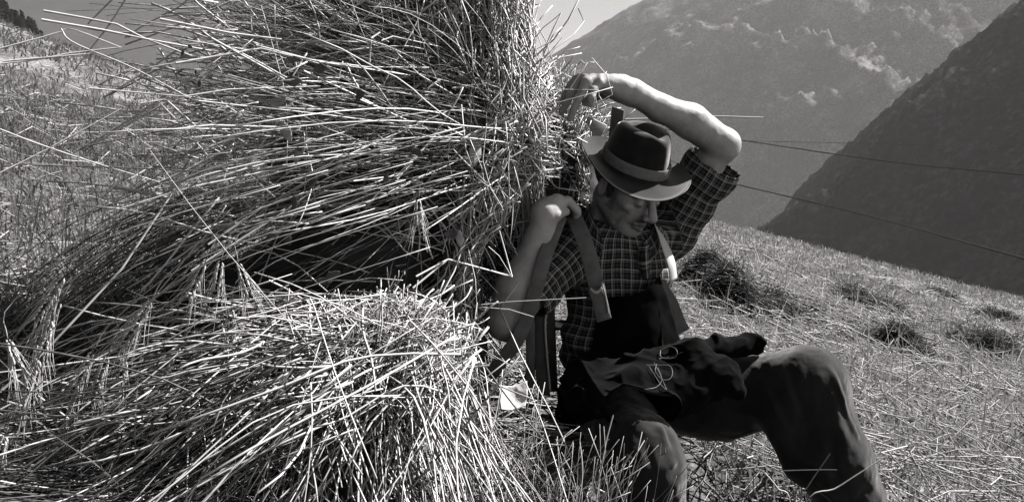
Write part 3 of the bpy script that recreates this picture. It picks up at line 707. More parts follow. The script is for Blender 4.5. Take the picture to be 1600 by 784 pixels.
df = crease(P(1272, 600, 1.90), P(1284, 705, 1.90), 0.009, 0.014) + crease(P(1282, 700, 1.90), P(1272, 760, 1.90), 0.010, 0.010)
df += crease(P(1305, 620, 1.92), P(1328, 760, 1.92), 0.016, 0.012) - crease(P(1292, 620, 1.9), P(1304, 740, 1.9), 0.012, 0.008)
df += crease(P(960, 690, 1.75), P(1030, 660, 1.75), 0.012, 0.008) + crease(P(985, 720, 1.73), P(1030, 784, 1.75), 0.014, 0.008) - crease(P(1040, 690, 1.75), P(1046, 784, 1.76), 0.012, 0.008)
for c0, c1, w_, am in (((1175, 560, 1.98), (1236, 690, 1.93), .012, .006), ((1215, 560, 1.97), (1250, 660, 1.93), .010, .005), ((1100, 640, 1.98), (1230, 688, 1.95), .012, .010), ((1080, 610, 2.0), (1200, 668, 1.96), .014, .008),
                       ((1246, 712, 1.92), (1300, 742, 1.90), .009, .010), ((1250, 740, 1.92), (1320, 790, 1.92), .010, .010), ((1300, 575, 1.94), (1336, 680, 1.93), .010, .010), ((1336, 690, 1.95), (1362, 800, 1.96), .010, .010),
                       ((955, 700, 1.69), (1040, 745, 1.69), .009, .010), ((970, 760, 1.69), (1050, 725, 1.69), .008, .009), ((1030, 660, 1.72), (1046, 760, 1.70), .009, .012), ((945, 740, 1.70), (985, 830, 1.72), .010, .010), ((1000, 690, 1.68), (1012, 800, 1.70), .008, .007)):
    df += crease(P(*c0), P(*c1), w_, am) - 0.6 * crease(P(c0[0] + 12, c0[1] + 3, c0[2]), P(c1[0] + 12, c1[1] + 3, c1[2]), w_, am)
df += 0.0025 * (1 - 2 * np.abs(vnoise(V * A(13, 9, 11) + 2))) + 0.002 * fbm(V * A(40, 30, 30), 3)
V = V + N * df[:, None]
trousers = link('trousers', mesh_np('trousers', V, Q), M['trousers'], person)
sheet('pocket_lit_edge', [[P(968, 592, 1.985), P(1010, 610, 1.95), P(1060, 616, 1.93)], [P(968, 595, 1.985), P(1010, 614, 1.945), P(1060, 621, 1.925)]], M['band'], trousers, thick=0.002)  # pale strip, light on the pocket edge put into its colour
# boots on the slope
for an_, nm in ((anR, 0), (anL, 1)):
    g0 = float(ground(an_[0], an_[1])); Bt = Field(an_ - A(0.16, 0.34, 0.30), an_ + A(0.16, 0.16, 0.06), 0.006)
    sole = min(g0 + 0.03, an_[2] - 0.09); ft = nz([0.25 + 0.3 * nm, -0.9, 0])
    hl = A(an_[0], an_[1], sole + 0.045) - ft * 0.03; Bt.chain([an_, hl], [0.056, 0.05], 0.03); Bt.chain([hl, hl + ft * 0.20 + A(0, 0, -0.008)], [0.046, 0.040], 0.03); Bt.half(A(0, 0, sole), [0, 0, -1.0])
    V, Q = Bt.mesh(1); link('boot', mesh_np('boot', V, Q), M['boot'], person)

# ---- apron: bib, standing side flap, skirt bunched on the lap
apron = empty('apron', tuple(P(1000, 520, 2.05)), None, None); apron.parent = person; apron.location = Vector(P(1000, 520, 2.05)) - person.location
sheet('bib', [[P(945, 466, 2.085), P(985, 462, 2.045), P(1012, 450, 2.04), P(1030, 430, 2.06)],
              [P(930, 510, 2.07), P(980, 512, 2.03), P(1022, 500, 2.02), P(1048, 480, 2.05)],
              [P(922, 550, 2.06), P(975, 560, 2.01), P(1028, 556, 2.00), P(1060, 530, 2.04)],
              [P(905, 600, 2.04), P(960, 612, 1.98), P(1030, 610, 1.95), P(1075, 580, 2.0)]], M['apron'], apron, n=40, wrinkle=0.006, ws=14)
sheet('flap', [[P(1024, 433, 2.06), P(1030, 436, 2.09), P(1036, 438, 2.13)],
               [P(1030, 490, 2.03), P(1046, 478, 2.09), P(1058, 470, 2.16)],
               [P(1034, 542, 2.00), P(1056, 526, 2.08), P(1077, 513, 2.17)]], M['apron'], apron, n=30, wrinkle=0.006, ws=12)
Ap = Field(P(1100, 560, 2.0) - A(0.42, 0.26, 0.24), P(1100, 560, 2.0) + A(0.26, 0.24, 0.16), 0.004)
Ap.chain([P(1062, 556, 1.98), P(1120, 545, 2.03), P(1180, 538, 2.07)], [0.034, 0.030, 0.028], 0.02)
Ap.chain([P(1040, 560, 1.95), P(1085, 560, 1.90), P(1130, 590, 1.88), P(1150, 612, 1.88)], [0.030, 0.038, 0.034, 0.022], 0.03)
Ap.chain([P(900, 640, 2.06), P(925, 600, 2.04), P(1000, 600, 1.94), P(1080, 600, 1.90)], [0.050, 0.065, 0.062, 0.055], 0.05)
Ap.chain([P(925, 625, 1.95), P(985, 634, 1.75), P(1046, 632, 1.76)], [0.05, 0.034, 0.030], 0.04)
Ap.chain([P(920, 620, 2.0), P(1000, 615, 1.86), P(1060, 615, 1.86)], [0.05, 0.05, 0.045], 0.05)
Ap.cone(P(1182, 537, 2.07), P(1215, 530, 2.09), 0.020, 0.024, 0.004, 'sub')
V, Q = Ap.mesh(1); N = normals(V, Q)
df = crease(P(1101, 562, 1.86), P(1148, 609, 1.85), 0.010, 0.012) + crease(P(1126, 558, 1.92), P(1150, 584, 1.9), 0.008, 0.010) + crease(P(1080, 560, 1.86), P(1090, 612, 1.86), 0.014, 0.012)
W = V + 0.03 * np.stack([vnoise(V * 9), vnoise(V * 9 + 11), vnoise(V * 9 + 23)], -1)
df += 0.010 * (1 - np.abs(vnoise(W @ np.array([[14, 4, -8], [2, 9, 2], [18, 0, 16.0]])))) ** 4 + 0.004 * (1 - np.abs(vnoise(W @ np.array([[30, 8, 12], [4, 18, 4], [-26, 0, 30.0]]) + 5))) ** 4 - 0.003
V = V + N * df[:, None]
link('skirt', mesh_np('skirt', V, Q), M['apron'], apron)
LAP = V
def lapD(x, y):
    D = LAP @ FW; px = 800 + F_PX * (LAP @ RT) / D; py = 392 - F_PX * (LAP @ UP) / D; m_ = (px - x) ** 2 + (py - y) ** 2 < 16
    return float(D[m_].min()) - 0.002 if m_.any() else 1.88
# square wire buckle and the loops of cord on the lap
bk = [P(x, y, lapD(x, y)) for x, y in ((1032, 547), (1046, 541), (1057, 546), (1056, 557), (1040, 560), (1032, 556), (1032, 547))]
tube_obj('buckle', resample(np.array(bk), 24)[None], np.array([0.0010]), [0.5], M['metal'], apron, sides=6)
cords = [[(1014, 572), (1022, 584), (1032, 600), (1042, 609)], [(1022, 566), (1030, 582), (1038, 600), (1042, 609)],
         [(1010, 570), (1030, 570), (1046, 571), (1051, 582), (1046, 592), (1034, 592), (1024, 580), (1026, 568)],
         [(1008, 608), (1026, 604), (1034, 592), (1028, 574)], [(1030, 560), (1050, 556), (1066, 550)]]
CV = join([tubes(np.array([P(x, y, lapD(x, y)) for x, y in resample(np.array(c, float), 20)])[None], np.array([0.00075]), [0.8], sides=5) for k, c in enumerate(cords)])
o = link('cord', mesh_np('cord', CV[0], CV[1]), M['cord']); tag(o, 'pale knotted cord lying in loops on the man\'s dark lap', 'cord')

# ------------------------------------------------------------------ carrying frame behind him: post, board, shoulder straps
pack = empty('carrying_frame', tuple(P(860, 640, 2.2)), 'wooden carrying frame with leather straps between the man and the sheaf', 'carrying frame')
def slab(name, corners, th, material, parent):
    """thick board: four corners of its face, thickness away from the camera"""
    c = np.array(corners); n_ = nz(np.cross(c[1] - c[0], c[3] - c[0])); n_ = n_ if n_[1] > 0 else -n_
    V = np.concatenate([c, c + n_ * th]); Q = np.array([[0, 1, 2, 3], [7, 6, 5, 4], [0, 4, 5, 1], [1, 5, 6, 2], [2, 6, 7, 3], [3, 7, 4, 0]])
    me = mesh_np(name, V, Q); o = link(name, me, material, parent, smooth=False)
    bv = o.modifiers.new('bevel', 'BEVEL'); bv.width = 0.003; bv.segments = 2; return o
slab('upright', [P(957, 166, 2.30), P(976, 172, 2.30), P(930, 620, 2.38), P(908, 618, 2.38)], 0.02, M['dark_wood'], pack)
slab('board', [P(918, 180, 2.26), P(950, 196, 2.28), P(930, 232, 2.28), P(902, 214, 2.26)], 0.015, M['wood'], pack)
slab('upright', [P(842, 300, 2.22), P(860, 300, 2.22), P(872, 612, 2.22), P(852, 612, 2.22)], 0.02, M['dark_wood'], pack)
slab('crosspiece', [P(800, 500, 2.24), P(935, 500, 2.36), P(935, 516, 2.36), P(800, 516, 2.24)], 0.015, M['dark_wood'], pack)
st = strap('shoulder_strap', [P(884, 352, 2.09), P(890, 336, 2.03), P(902, 350, 1.985), P(917, 388, 1.965), P(928, 430, 1.96), P(936, 462, 1.965)], 0.040, 0.004, M['leather'], pack, (0.1, -1, 0.25))
strap('strap_tab', [P(930, 450, 1.955), P(937, 470, 1.955), P(944, 500, 1.97)], 0.038, 0.006, M['leather'], st, (0.1, -1, 0.2))
strap('strap_lit_edge', [P(940, 440, 1.952), P(946, 462, 1.95), P(951, 490, 1.96)], 0.004, 0.004, M['leather_lit_edge'], st, (0.1, -1, 0.2))
strap('strap_lit_edge', [P(922, 451, 1.948), P(932, 457, 1.946), P(941, 450, 1.948)], 0.007, 0.003, M['leather_lit_edge'], st, (0.1, -1, 0.2))
strap('hand_strap', [P(876, 336, 1.97), P(862, 372, 1.935), P(848, 412, 1.92), P(832, 470, 1.915), P(808, 530, 1.92), P(764, 588, 1.96)], 0.036, 0.004, M['leather'], pack, (0.2, -1, 0.1))
strap('hanging_strap', [P(828, 500, 2.02), P(829, 560, 2.03), P(827, 606, 2.04)], 0.024, 0.004, M['leather'], pack)
s3 = strap('hanging_strap', [P(842, 492, 2.03), P(845, 560, 2.03), P(850, 618, 2.02)], 0.032, 0.004, M['boot'], pack)
strap('strap_lit_edge', [P(854, 486, 2.02), P(852, 512, 2.02), P(856, 570, 2.02), P(860, 612, 2.02)], 0.005, 0.004, M['leather_lit_edge'], s3)  # pale strip painted for the sunlit strap edge
strap('hanging_strap', [P(752, 520, 2.0), P(754, 560, 2.0), P(748, 620, 2.0)], 0.026, 0.004, M['boot'], pack)
# second strap over his other shoulder, sunlight put into its white colour
strap('shoulder_strap', [P(1020, 346, 2.18), P(1030, 362, 2.11), P(1040, 386, 2.07), P(1049, 412, 2.065), P(1053, 438, 2.08)], 0.030, 0.003, M['sunlit_strap'], pack, (0.6, -0.75, 0.2))
o = sheet('white_cloth', [[P(777, 602, 1.76), P(800, 603, 1.77), P(823, 595, 1.78)], [P(780, 620, 1.74), P(800, 622, 1.76), P(824, 614, 1.77)], [P(782, 640, 1.73), P(800, 640, 1.75), P(820, 634, 1.77)]], M['cloth_white'], None, wrinkle=0.004)
tag(o, 'small white cloth corner showing under the leather strap', 'cloth')

# ------------------------------------------------------------------ the big straw sheaf
sheaf = empty('straw_sheaf', tuple(P(480, 600, 2.1)), 'huge loose sheaf of rye straw with drooping ears behind the man\'s shoulder', 'straw sheaf')
O = P(818, 275, 2.26); AX = nz([-1.0, -0.55, 0.02]); rs = np.random.default_rng(77)
def clipg(L, m=0.012):
    g_ = ground(L[..., 0], L[..., 1]) + m; L[..., 2] = np.where(L[..., 2] < g_, g_ + (g_ - L[..., 2]) * 0.05, L[..., 2]); return L
def grow(root, d, length, droop, k=9, wob=0.03, kink=0.0, seed=0):
    """stalks from their roots along d, bending under their own weight"""
    r_ = np.random.default_rng(seed); n = len(root); s_ = np.linspace(0, 1, k)[None, :, None]
    L = root[:, None] + nz(d)[:, None] * length[:, None, None] * s_
    L[..., 2] -= (droop * length ** 2)[:, None] * s_[..., 0] ** 2
    w_ = r_.normal(0, 1, (n, 3)) * (wob * length)[:, None]; w2 = r_.normal(0, 1, (n, 3)) * (wob * 0.5 * length)[:, None]
    L = L + w_[:, None] * np.sin(math.pi * s_) + w2[:, None] * np.sin(2 * math.pi * s_)
    if kink:
        kk = r_.random(n) < kink; at_ = r_.uniform(0.3, 0.8, n); dv = nz(r_.normal(0, 1, (n, 3))) * (length * 0.35)[:, None]
        L = L + (np.maximum(s_[..., 0] - at_[:, None], 0) * kk[:, None])[..., None] * dv[:, None]
    return clipg(L)
parts = []
def add(L, rad, tint, taper=0.6, sides=4):
    # nothing grows through the man: keep clear of his folded arm, raised hand, trunk and lap
    r_ = np.random.default_rng(len(L)); x, y, z = L[..., 0], L[..., 1], L[..., 2]
    def inside(u0, u1, v0, v1, D0, D1):
        px = 800 + F_PX * x / (L @ FW); py = 392 - F_PX * (L @ UP) / (L @ FW); D = L @ FW
        return ((px > u0) & (px < u1) & (py > v0) & (py < v1) & (D > D0) & (D < D1)).any(1)
    bad = (inside(755, 850, 385, 560, 1.6, 2.05) | inside(818, 912, 300, 400, 1.6, 2.08)) & (r_.random(len(L)) > 0.04)
    bad |= inside(885, 985, 95, 205, 1.6, 2.06) & (r_.random(len(L)) > 0.12)
    bad |= inside(862, 1400, 330, 660, 1.2, 2.3) | inside(925, 1400, 185, 340, 1.2, 2.3)
    bad |= inside(330, 690, 375, 450, 1.3, 2.5) & (r_.random(len(L)) > 0.25)      # the hollow under the overhanging stalks
    bad |= inside(770, 830, 590, 640, 1.2, 1.8) & (r_.random(len(L)) > 0.25)
    L = L[~bad]; rad = np.asarray(rad)[~bad]; tint = np.asarray(tint)[~bad]
    parts.append(tubes(L, rad, tint, sides=sides, taper=taper))
# main fan
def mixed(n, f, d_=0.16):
    """a share f of bright stalks; the others are darkened in place of the shade between them"""
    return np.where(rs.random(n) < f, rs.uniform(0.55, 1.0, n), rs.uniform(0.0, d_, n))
n = 3400; an = rs.uniform(0, 2 * math.pi, n); front = rs.random(n) < 0.62; an = np.where(front, rs.uniform(math.pi * 0.45, math.pi * 1.62, n), an)
q = np.sqrt(rs.uniform(0.12, 1.0, n)); oy = np.cos(an) * q; oz = np.sin(an) * q                       # oy<0 is the side towards the camera
thin = (oz < -0.05) & (rs.random(n) < 0.62)
root = O + np.stack([rs.uniform(-0.16, 0.10, n), oy * 0.24, oz * 0.28], -1) - AX * 0.0
jit = rs.normal(0, 1, (n, 3)) * np.where(rs.random(n) < 0.26, 0.36, 0.13)[:, None]
d = AX + np.stack([0 * oy, oy * 0.42, oz * 0.50 + 0.04], -1) + jit * [0.4, 1, 1]
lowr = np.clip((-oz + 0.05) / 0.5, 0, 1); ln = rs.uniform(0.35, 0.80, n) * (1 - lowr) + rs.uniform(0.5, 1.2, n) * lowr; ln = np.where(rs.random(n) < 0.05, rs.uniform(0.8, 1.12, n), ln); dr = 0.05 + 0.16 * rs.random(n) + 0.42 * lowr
ln = np.where((oz > -0.35) & (oz < 0.5) & (rs.random(n) < 0.5), rs.uniform(0.55, 0.95, n), ln); tn = mixed(n, np.where(oz > -0.05, 0.42, 0.13))  # lower stalks tinted mostly dark, standing in for shade under the overhang
ln = np.where(thin, 0.02, ln)
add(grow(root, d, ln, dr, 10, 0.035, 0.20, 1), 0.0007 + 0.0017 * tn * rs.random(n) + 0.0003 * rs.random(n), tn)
# upright ones at the top, splaying back
n = 1500; th = np.radians(rs.uniform(84, 152, n)); uu = rs.uniform(600, 815, n)
root = np.array([P(a_, b_, c_2) for a_, b_, c_2 in zip(uu, rs.uniform(60, 300, n), rs.uniform(1.95, 2.35, n))])
root[:, 1] -= (815 - uu) / 600 * 0.5 * rs.uniform(0, 0.5, n)
d = np.stack([np.cos(th), rs.normal(-0.12, 0.22, n), np.sin(th)], -1)
add(grow(root, d, rs.uniform(0.25, 0.75, n), 0.1 + 0 * th, 8, 0.04, 0.15, 2), rs.uniform(0.0008, 0.0022, n), mixed(n, 0.5))
# crushed bright wall of cut stalks along the bound edge; sun brightness put into the tint
n = 1500; vv = rs.uniform(-60, 440, n); uu = 784 + np.clip(rs.normal(0, 22, n), -60, np.where(vv < 130, 22, 60)) + np.where(vv > 280, -(vv - 280) * 0.42, 0)
root = np.array([P(a_, b_, c_2) for a_, b_, c_2 in zip(uu, vv, rs.uniform(1.86, 2.12, n))]); th = np.radians(rs.normal(92, 38 - 18 * (vv < 130), n))
d = np.stack([np.cos(th), rs.normal(0, 0.35, n), np.sin(th)], -1) * rs.choice([-1, 1], n)[:, None]
add(grow(root, d, rs.uniform(0.06, 0.30, n), 0.3 + 0 * th, 6, 0.08, 0.3, 3), rs.uniform(0.0011, 0.0026, n), rs.uniform(0.8, 1, n), 0.8)
# messy butt behind the head and the hand
n = 2900; uu = rs.uniform(812, 935, n); top = np.interp(uu, [812, 850, 900, 935], [120, 128, 168, 215]); vv = top + (355 - top) * rs.random(n)
root = np.array([P(a_, b_, c_2) for a_, b_, c_2 in zip(uu, vv, rs.uniform(2.16, 2.42, n))]); th = np.radians(np.where(rs.random(n) < 0.5, rs.normal(80, 40, n), rs.uniform(0, 360, n)))
d = np.stack([np.cos(th), rs.normal(0, 0.4, n), np.sin(th)], -1) * rs.choice([-1, 1], n)[:, None]
add(grow(root, d, rs.uniform(0.05, 0.17, n), 0.3 + 0 * th, 5, 0.08, 0.35, 4), rs.uniform(0.0009, 0.0021, n), rs.uniform(0.45, 1, n), 0.8)
# under the shoulder: messy hanging straws beside the forearm
n = 900; uu = rs.uniform(620, 765, n); vv = rs.uniform(300, 520, n)
root = np.array([P(a_, b_, c_2) for a_, b_, c_2 in zip(uu, vv, rs.uniform(1.90, 2.15, n))]); th = np.radians(rs.normal(235, 38, n))
d = np.stack([np.cos(th), rs.normal(-0.1, 0.35, n), np.sin(th)], -1)
add(grow(root, d, rs.uniform(0.08, 0.34, n), 0.4 + 0 * th, 6, 0.07, 0.3, 5), rs.uniform(0.0008, 0.0021, n), mixed(n, 0.5), 0.8)
# hanging outer stalks sweeping down to the ears
n = 950; uu = rs.uniform(260, 700, n); vv = 290 + (uu - 260) * 0.05 + rs.uniform(-10, 160, n)
root = np.array([P(a_, b_, c_2) for a_, b_, c_2 in zip(uu, vv, np.interp(uu, [100, 700], [1.62, 1.95]) + rs.uniform(0, 0.25, n))]); th = np.radians(rs.normal(203, 9, n))
d = np.stack([np.cos(th), rs.normal(-0.12, 0.12, n), np.sin(th)], -1)
add(grow(root, d, rs.uniform(0.35, 0.85, n), 0.35 + 0.5 * rs.random(n), 9, 0.03, 0.05, 6), rs.uniform(0.0007, 0.0015, n), mixed(n, 0.15, 0.09), 0.5)  # mostly dark tints put the sheaf's lower shade into the colour
# stray stalks lying across the others
n = 420; uu = rs.uniform(330, 790, n); vv = rs.uniform(-20, 440, n)
root = np.array([P(a_, b_, np.interp(a_, [0, 300, 500, 700, 830], [1.36, 1.50, 1.62, 1.82, 1.93]) + 0.02 + o_) for a_, b_, o_ in zip(uu, vv, rs.uniform(-0.02, 0.12, n))]); th = np.radians(rs.normal(195, 45, n))
d = np.stack([np.cos(th), rs.normal(-0.1, 0.25, n), np.sin(th)], -1)
add(grow(root, d, rs.uniform(0.08, 0.36, n), 0.1 + 0 * th, 7, 0.02, 0.3, 41), rs.uniform(0.0012, 0.0026, n), rs.uniform(0.6, 1, n), 0.9)
V, Q, t = join(parts); link('stalks', mesh_np('stalks', V, Q, {'tint': ('FLOAT', t)}), M['straw'], sheaf)['kind'] = 'stuff'
# light-blocking core in the sheaf; its dark colour stands in for inner shade
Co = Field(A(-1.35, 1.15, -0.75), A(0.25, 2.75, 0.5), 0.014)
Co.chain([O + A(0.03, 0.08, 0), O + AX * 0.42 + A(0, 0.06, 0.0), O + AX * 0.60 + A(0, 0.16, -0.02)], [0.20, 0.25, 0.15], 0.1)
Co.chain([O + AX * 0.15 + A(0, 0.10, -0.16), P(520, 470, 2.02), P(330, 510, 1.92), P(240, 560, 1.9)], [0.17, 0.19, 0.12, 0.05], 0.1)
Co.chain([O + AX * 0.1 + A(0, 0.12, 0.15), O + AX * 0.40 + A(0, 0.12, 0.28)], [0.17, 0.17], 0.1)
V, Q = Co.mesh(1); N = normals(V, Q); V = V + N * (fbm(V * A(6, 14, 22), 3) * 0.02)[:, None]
link('shade_core', mesh_np('shade_core', V, Q), M['straw_core_shade'], sheaf)
# twisted straw band that ties it
n = 110; base = resample(A(P(846, 118, 2.16), P(830, 170, 2.05), P(826, 250, 2.00), P(832, 330, 2.04), P(812, 430, 2.12), P(790, 520, 2.16)), 14)
L = base[None] + rs.normal(0, 0.009, (n, 1, 3)) + rs.normal(0, 0.004, (n, 14, 3)); ph = rs.uniform(0, 6.28, n)[:, None]; ss = np.linspace(0, 5, 14)[None]
L[..., 0] += 0.016 * np.cos(ss + ph); L[..., 1] += 0.016 * np.sin(ss + ph)
tube_obj('straw_band', L, rs.uniform(0.001, 0.0018, n), rs.uniform(0.35, 1.0, n), M['straw'], sheaf)

Du = lambda u, off=0.0: float(np.interp(u, [0, 300, 500, 700, 830, 1000], [1.36, 1.50, 1.62, 1.82, 1.93, 1.93])) + off
def single(pts, r=0.0022, tint=0.95, parent=sheaf, off=-0.02, sharp=True, D=None, n=14):
    Pp = np.array([P(x, y, (D if D is not None else Du(x, off))) for x, y in pts])
    if sharp:      # straight between its nodes, as broken straw is
        seg = [Pp[0]]
        for a_, b_ in zip(Pp[:-1], Pp[1:]): seg += [a_ + (b_ - a_) * f for f in (0.33, 0.66, 0.93, 1.0)]
        L = np.array(seg)
    else: L = resample(Pp, n)
    return tube_obj('straw', L[None], np.array([r]), [tint], M['straw'], parent, sides=6, taper=0.8)
for pts in ([(400, 265), (537, 245), (706, 171), (778, 189)], [(275, 99), (408, 76), (500, 97), (640, 118)], [(400, 71), (487, 94), (573, 105), (670, 106)],
            [(219, 162), (357, 140), (500, 135)], [(306, 291), (500, 250), (620, 232)], [(299, 423), (439, 334), (500, 290)], [(68, 17), (130, 28), (182, 38), (225, 60), (300, 88)],
            [(65, 31), (160, 47), (232, 62), (330, 80)], [(720, 218), (783, 186)], [(706, 138), (772, 129)], [(474, 111), (553, 148), (600, 172)], [(619, 82), (655, 117), (720, 155)],
            [(765, 332), (801, 219)], [(703, 344), (747, 316)], [(620, 280), (690, 200)], [(650, 432), (700, 405), (800, 432), (780, 360)], [(645, 450), (700, 405)],
            [(552, 283), (620, 275), (660, 232)], [(577, 102), (580, 60), (594, 51)], [(596, 64), (614, 57), (690, 74)], [(0, 612), (60, 560), (190, 420), (270, 300)],
            [(325, 382), (408, 325), (480, 300)], [(420, 438), (445, 450), (490, 478)], [(290, 457), (380, 480), (440, 482)], [(700, 200), (765, 235)], [(560, 155), (640, 190)],
            [(330, 60), (420, 110), (470, 140)], [(250, 30), (360, 52), (440, 62)], [(310, 158), (400, 168), (520, 172)], [(240, 205), (330, 196), (470, 200)]):
    single(pts, r=rs.uniform(0.0015, 0.0026), tint=rs.uniform(0.75, 1.0))
for pts in ([(171, 331), (306, 291), (400, 275)], [(0, 100), (60, 93), (112, 83), (190, 74)], [(95, 45), (115, 67), (205, 105), (290, 150)], [(0, 76), (60, 60), (95, 50), (114, 46), (190, 75)],
            [(0, 202), (60, 225), (150, 255), (250, 285)], [(5, 96), (140, 84)], [(0, 270), (70, 235), (190, 170)], [(140, 138), (220, 145), (300, 152)]):
    single(pts, r=0.0014, tint=0.75, sharp=False)
for pts in ([(201, -8), (170, 40), (135, 85), (115, 112)], [(180, -5), (150, 25), (137, 38)], [(300, -5), (275, 14), (252, 24)], [(135, 228), (250, 205), (300, 190)], [(50, 258), (190, 262), (320, 268)]):
    single(pts, r=0.0014, tint=0.12, sharp=False)
for pts in ([(741, 477), (800, 471), (916, 465)], [(740, 479), (795, 483), (834, 495)], [(763, 385), (780, 400), (800, 433)], [(800, 433), (738, 415)], [(738, 498), (800, 580), (796, 570)],
            [(800, 484), (780, 484), (812, 440)]):
    single(pts, r=0.0011, tint=0.85, D=1.86)
# straws round the raised hand
for pts in ([(925, 91), (948, 118), (957, 148), (932, 162), (905, 196)], [(965, 83), (954, 108)], [(890, 140), (908, 112), (911, 100), (907, 94), (914, 100), (922, 94)], [(868, 136), (884, 112)], [(850, 150), (892, 104)],
            [(808, 138), (880, 140), (935, 141), (936, 150)], [(838, 58), (848, 44), (866, 30), (875, 22)], [(838, 60), (836, 84), (842, 100)], [(930, 150), (934, 172), (942, 190)], [(936, 150), (946, 166), (941, 180)]):
    single(pts, r=0.0012, tint=0.9, D=1.93)
single([(955, 187), (1040, 185), (1110, 182), (1193, 184)], r=0.0024, tint=0.9, D=2.36, sharp=False)

# ears of rye
def ear_mesh(base, d, size=0.075, seed=0, awn=0.07):
    r_ = np.random.default_rng(seed); d = nz(d); a1 = nz(np.cross(d, [0.2, 1, 0.1])); a2 = np.cross(d, a1); pr = []
    nk = 12
    for k in range(nk):
        for sgn in (-1, 1):
            c = base + d * size * (k + 0.5 * (sgn > 0)) / nk + a1 * sgn * 0.0035 * (1 - 0.4 * abs(k / nk - 0.4)); dd = nz(d + a1 * sgn * 0.35 + a2 * r_.normal(0, 0.2))
            l = r_.uniform(0.009, 0.013); L = np.array([c, c + dd * l * .35, c + dd * l * .75, c + dd * l])
            pr.append(tubes(L[None], np.array([[0.0008, 0.0022, 0.0016, 0.0003]]) * r_.uniform(0.75, 1.2), [r_.uniform(0.4, 0.95)], sides=5))
            e_ = c + dd * l; aw = nz(d + a1 * sgn * r_.uniform(0.08, 0.5) + a2 * r_.normal(0, 0.15)); L = np.array([e_, e_ + aw * awn * 0.5, e_ + aw * awn * r_.uniform(0.7, 1.0) + A(0, 0, -0.006)])
            pr.append(tubes(L[None], np.array([[0.0005, 0.0004, 0.0002]]), [0.9], sides=3))
    return join(pr)
def ear(u, v, ang, parent=None, D=None, size=0.08, stalk=True):
    D = D or Du(u, -0.10); b0 = P(u, v, D); th = math.radians(ang); d = nz([math.cos(th), -0.15, math.sin(th)])
    V, Q, t = ear_mesh(b0, d, size, int(u * 7 + v))
    o = link('rye_ear', mesh_np('rye_ear', V, Q, {'tint': ('FLOAT', t)}), M['straw'], parent or sheaf)
    if stalk:
        up = b0 - d * 0.04; L = resample(np.array([b0, up + A(0.02, 0, 0.02), up + A(0.16, 0.03, 0.12), up + A(0.42, 0.12, 0.20)]), 12)
        tube_obj('ear_stem', L[None], np.array([0.0009]), [0.5], M['straw'], o)
for (u, v, a_, sz) in ((145, 550, 243, .09), (168, 556, 250, .07), (196, 562, 255, .07), (218, 500, 235, .065), (361, 480, 268, .09), (275, 612, 250, .08), (12, 530, 290, .035), (8, 680, 255, .05),
                       (95, 470, 240, .09), (80, 500, 255, .09), (320, 410, 245, .07), (372, 410, 290, .06), (345, 408, 260, .05), (654, 312, 270, .05), (100, 430, 238, .09), (235, 470, 240, .06), (60, 560, 250, .08), (280, 540, 235, .07)):
    ear(u, v, a_, size=sz)
# leaves caught among the straw
def leaf(u, v, ang, l, w, material, name, D=None, parent=None):
    D = D or Du(u, -0.03); c = P(u, v, D); th = math.radians(ang); d = A(math.cos(th), rs.normal(0, .25), math.sin(th)); d = nz(d); sdv = nz(np.cross(d, [rs.normal(0, .3), 1, 0])); nn = np.cross(d, sdv)
    rows = []; 
    for k in range(9):
        t_ = k / 8; ww = w * math.sin(math.pi * min(1, t_ * 0.93 + 0.05)) ** 0.8 / 2; m_ = c + d * l * t_ + nn * 0.25 * l * (t_ - 0.5) ** 2
        rows.append([m_ - sdv * ww + nn * ww * 0.35, m_, m_ + sdv * ww + nn * ww * 0.35])
    V = np.array(rows).reshape(-1, 3); i = np.arange(27).reshape(9, 3); Q = np.stack([i[:-1, :-1], i[:-1, 1:], i[1:, 1:], i[1:, :-1]], -1).reshape(-1, 4)
    N_ = normals(V, Q); V2 = V - N_ * 0.0006; ed = np.concatenate([i[0, :-1], i[:-1, -1], i[-1, :0:-1], i[:0:-1, 0]]); e2 = np.roll(ed, -1)
    QQ = np.concatenate([Q, Q[:, ::-1] + 27, np.stack([ed, ed + 27, e2 + 27, e2], -1)])
    return link(name, mesh_np(name, np.concatenate([V, V2]), QQ), material, parent or sheaf)
for (u, v, a_, l, w) in ((476, 215, 255, .055, .024), (744, 218, 265, .065, .028), (440, 190, 300, .05, .02), (660, 330, 250, .04, .02), (717, 360, 275, .038, .017), (735, 205, 300, .03, .014), (560, 540, 200, .03, .02), (448, 150, 210, .04, .02)):
    leaf(u, v, a_, l, w, M['leaf'], 'dry_leaf')
for k in range(26):
    leaf(rs.uniform(430, 740), rs.uniform(90, 480), rs.uniform(0, 360), rs.uniform(.02, .045), rs.uniform(.010, .020), M['weed'], 'green_leaf', D=None)
for k in range(10):
    leaf(rs.uniform(265, 330), rs.uniform(70, 135), rs.uniform(0, 360), rs.uniform(.008, .020), rs.uniform(.004, .009), M['weed'], 'green_leaf')

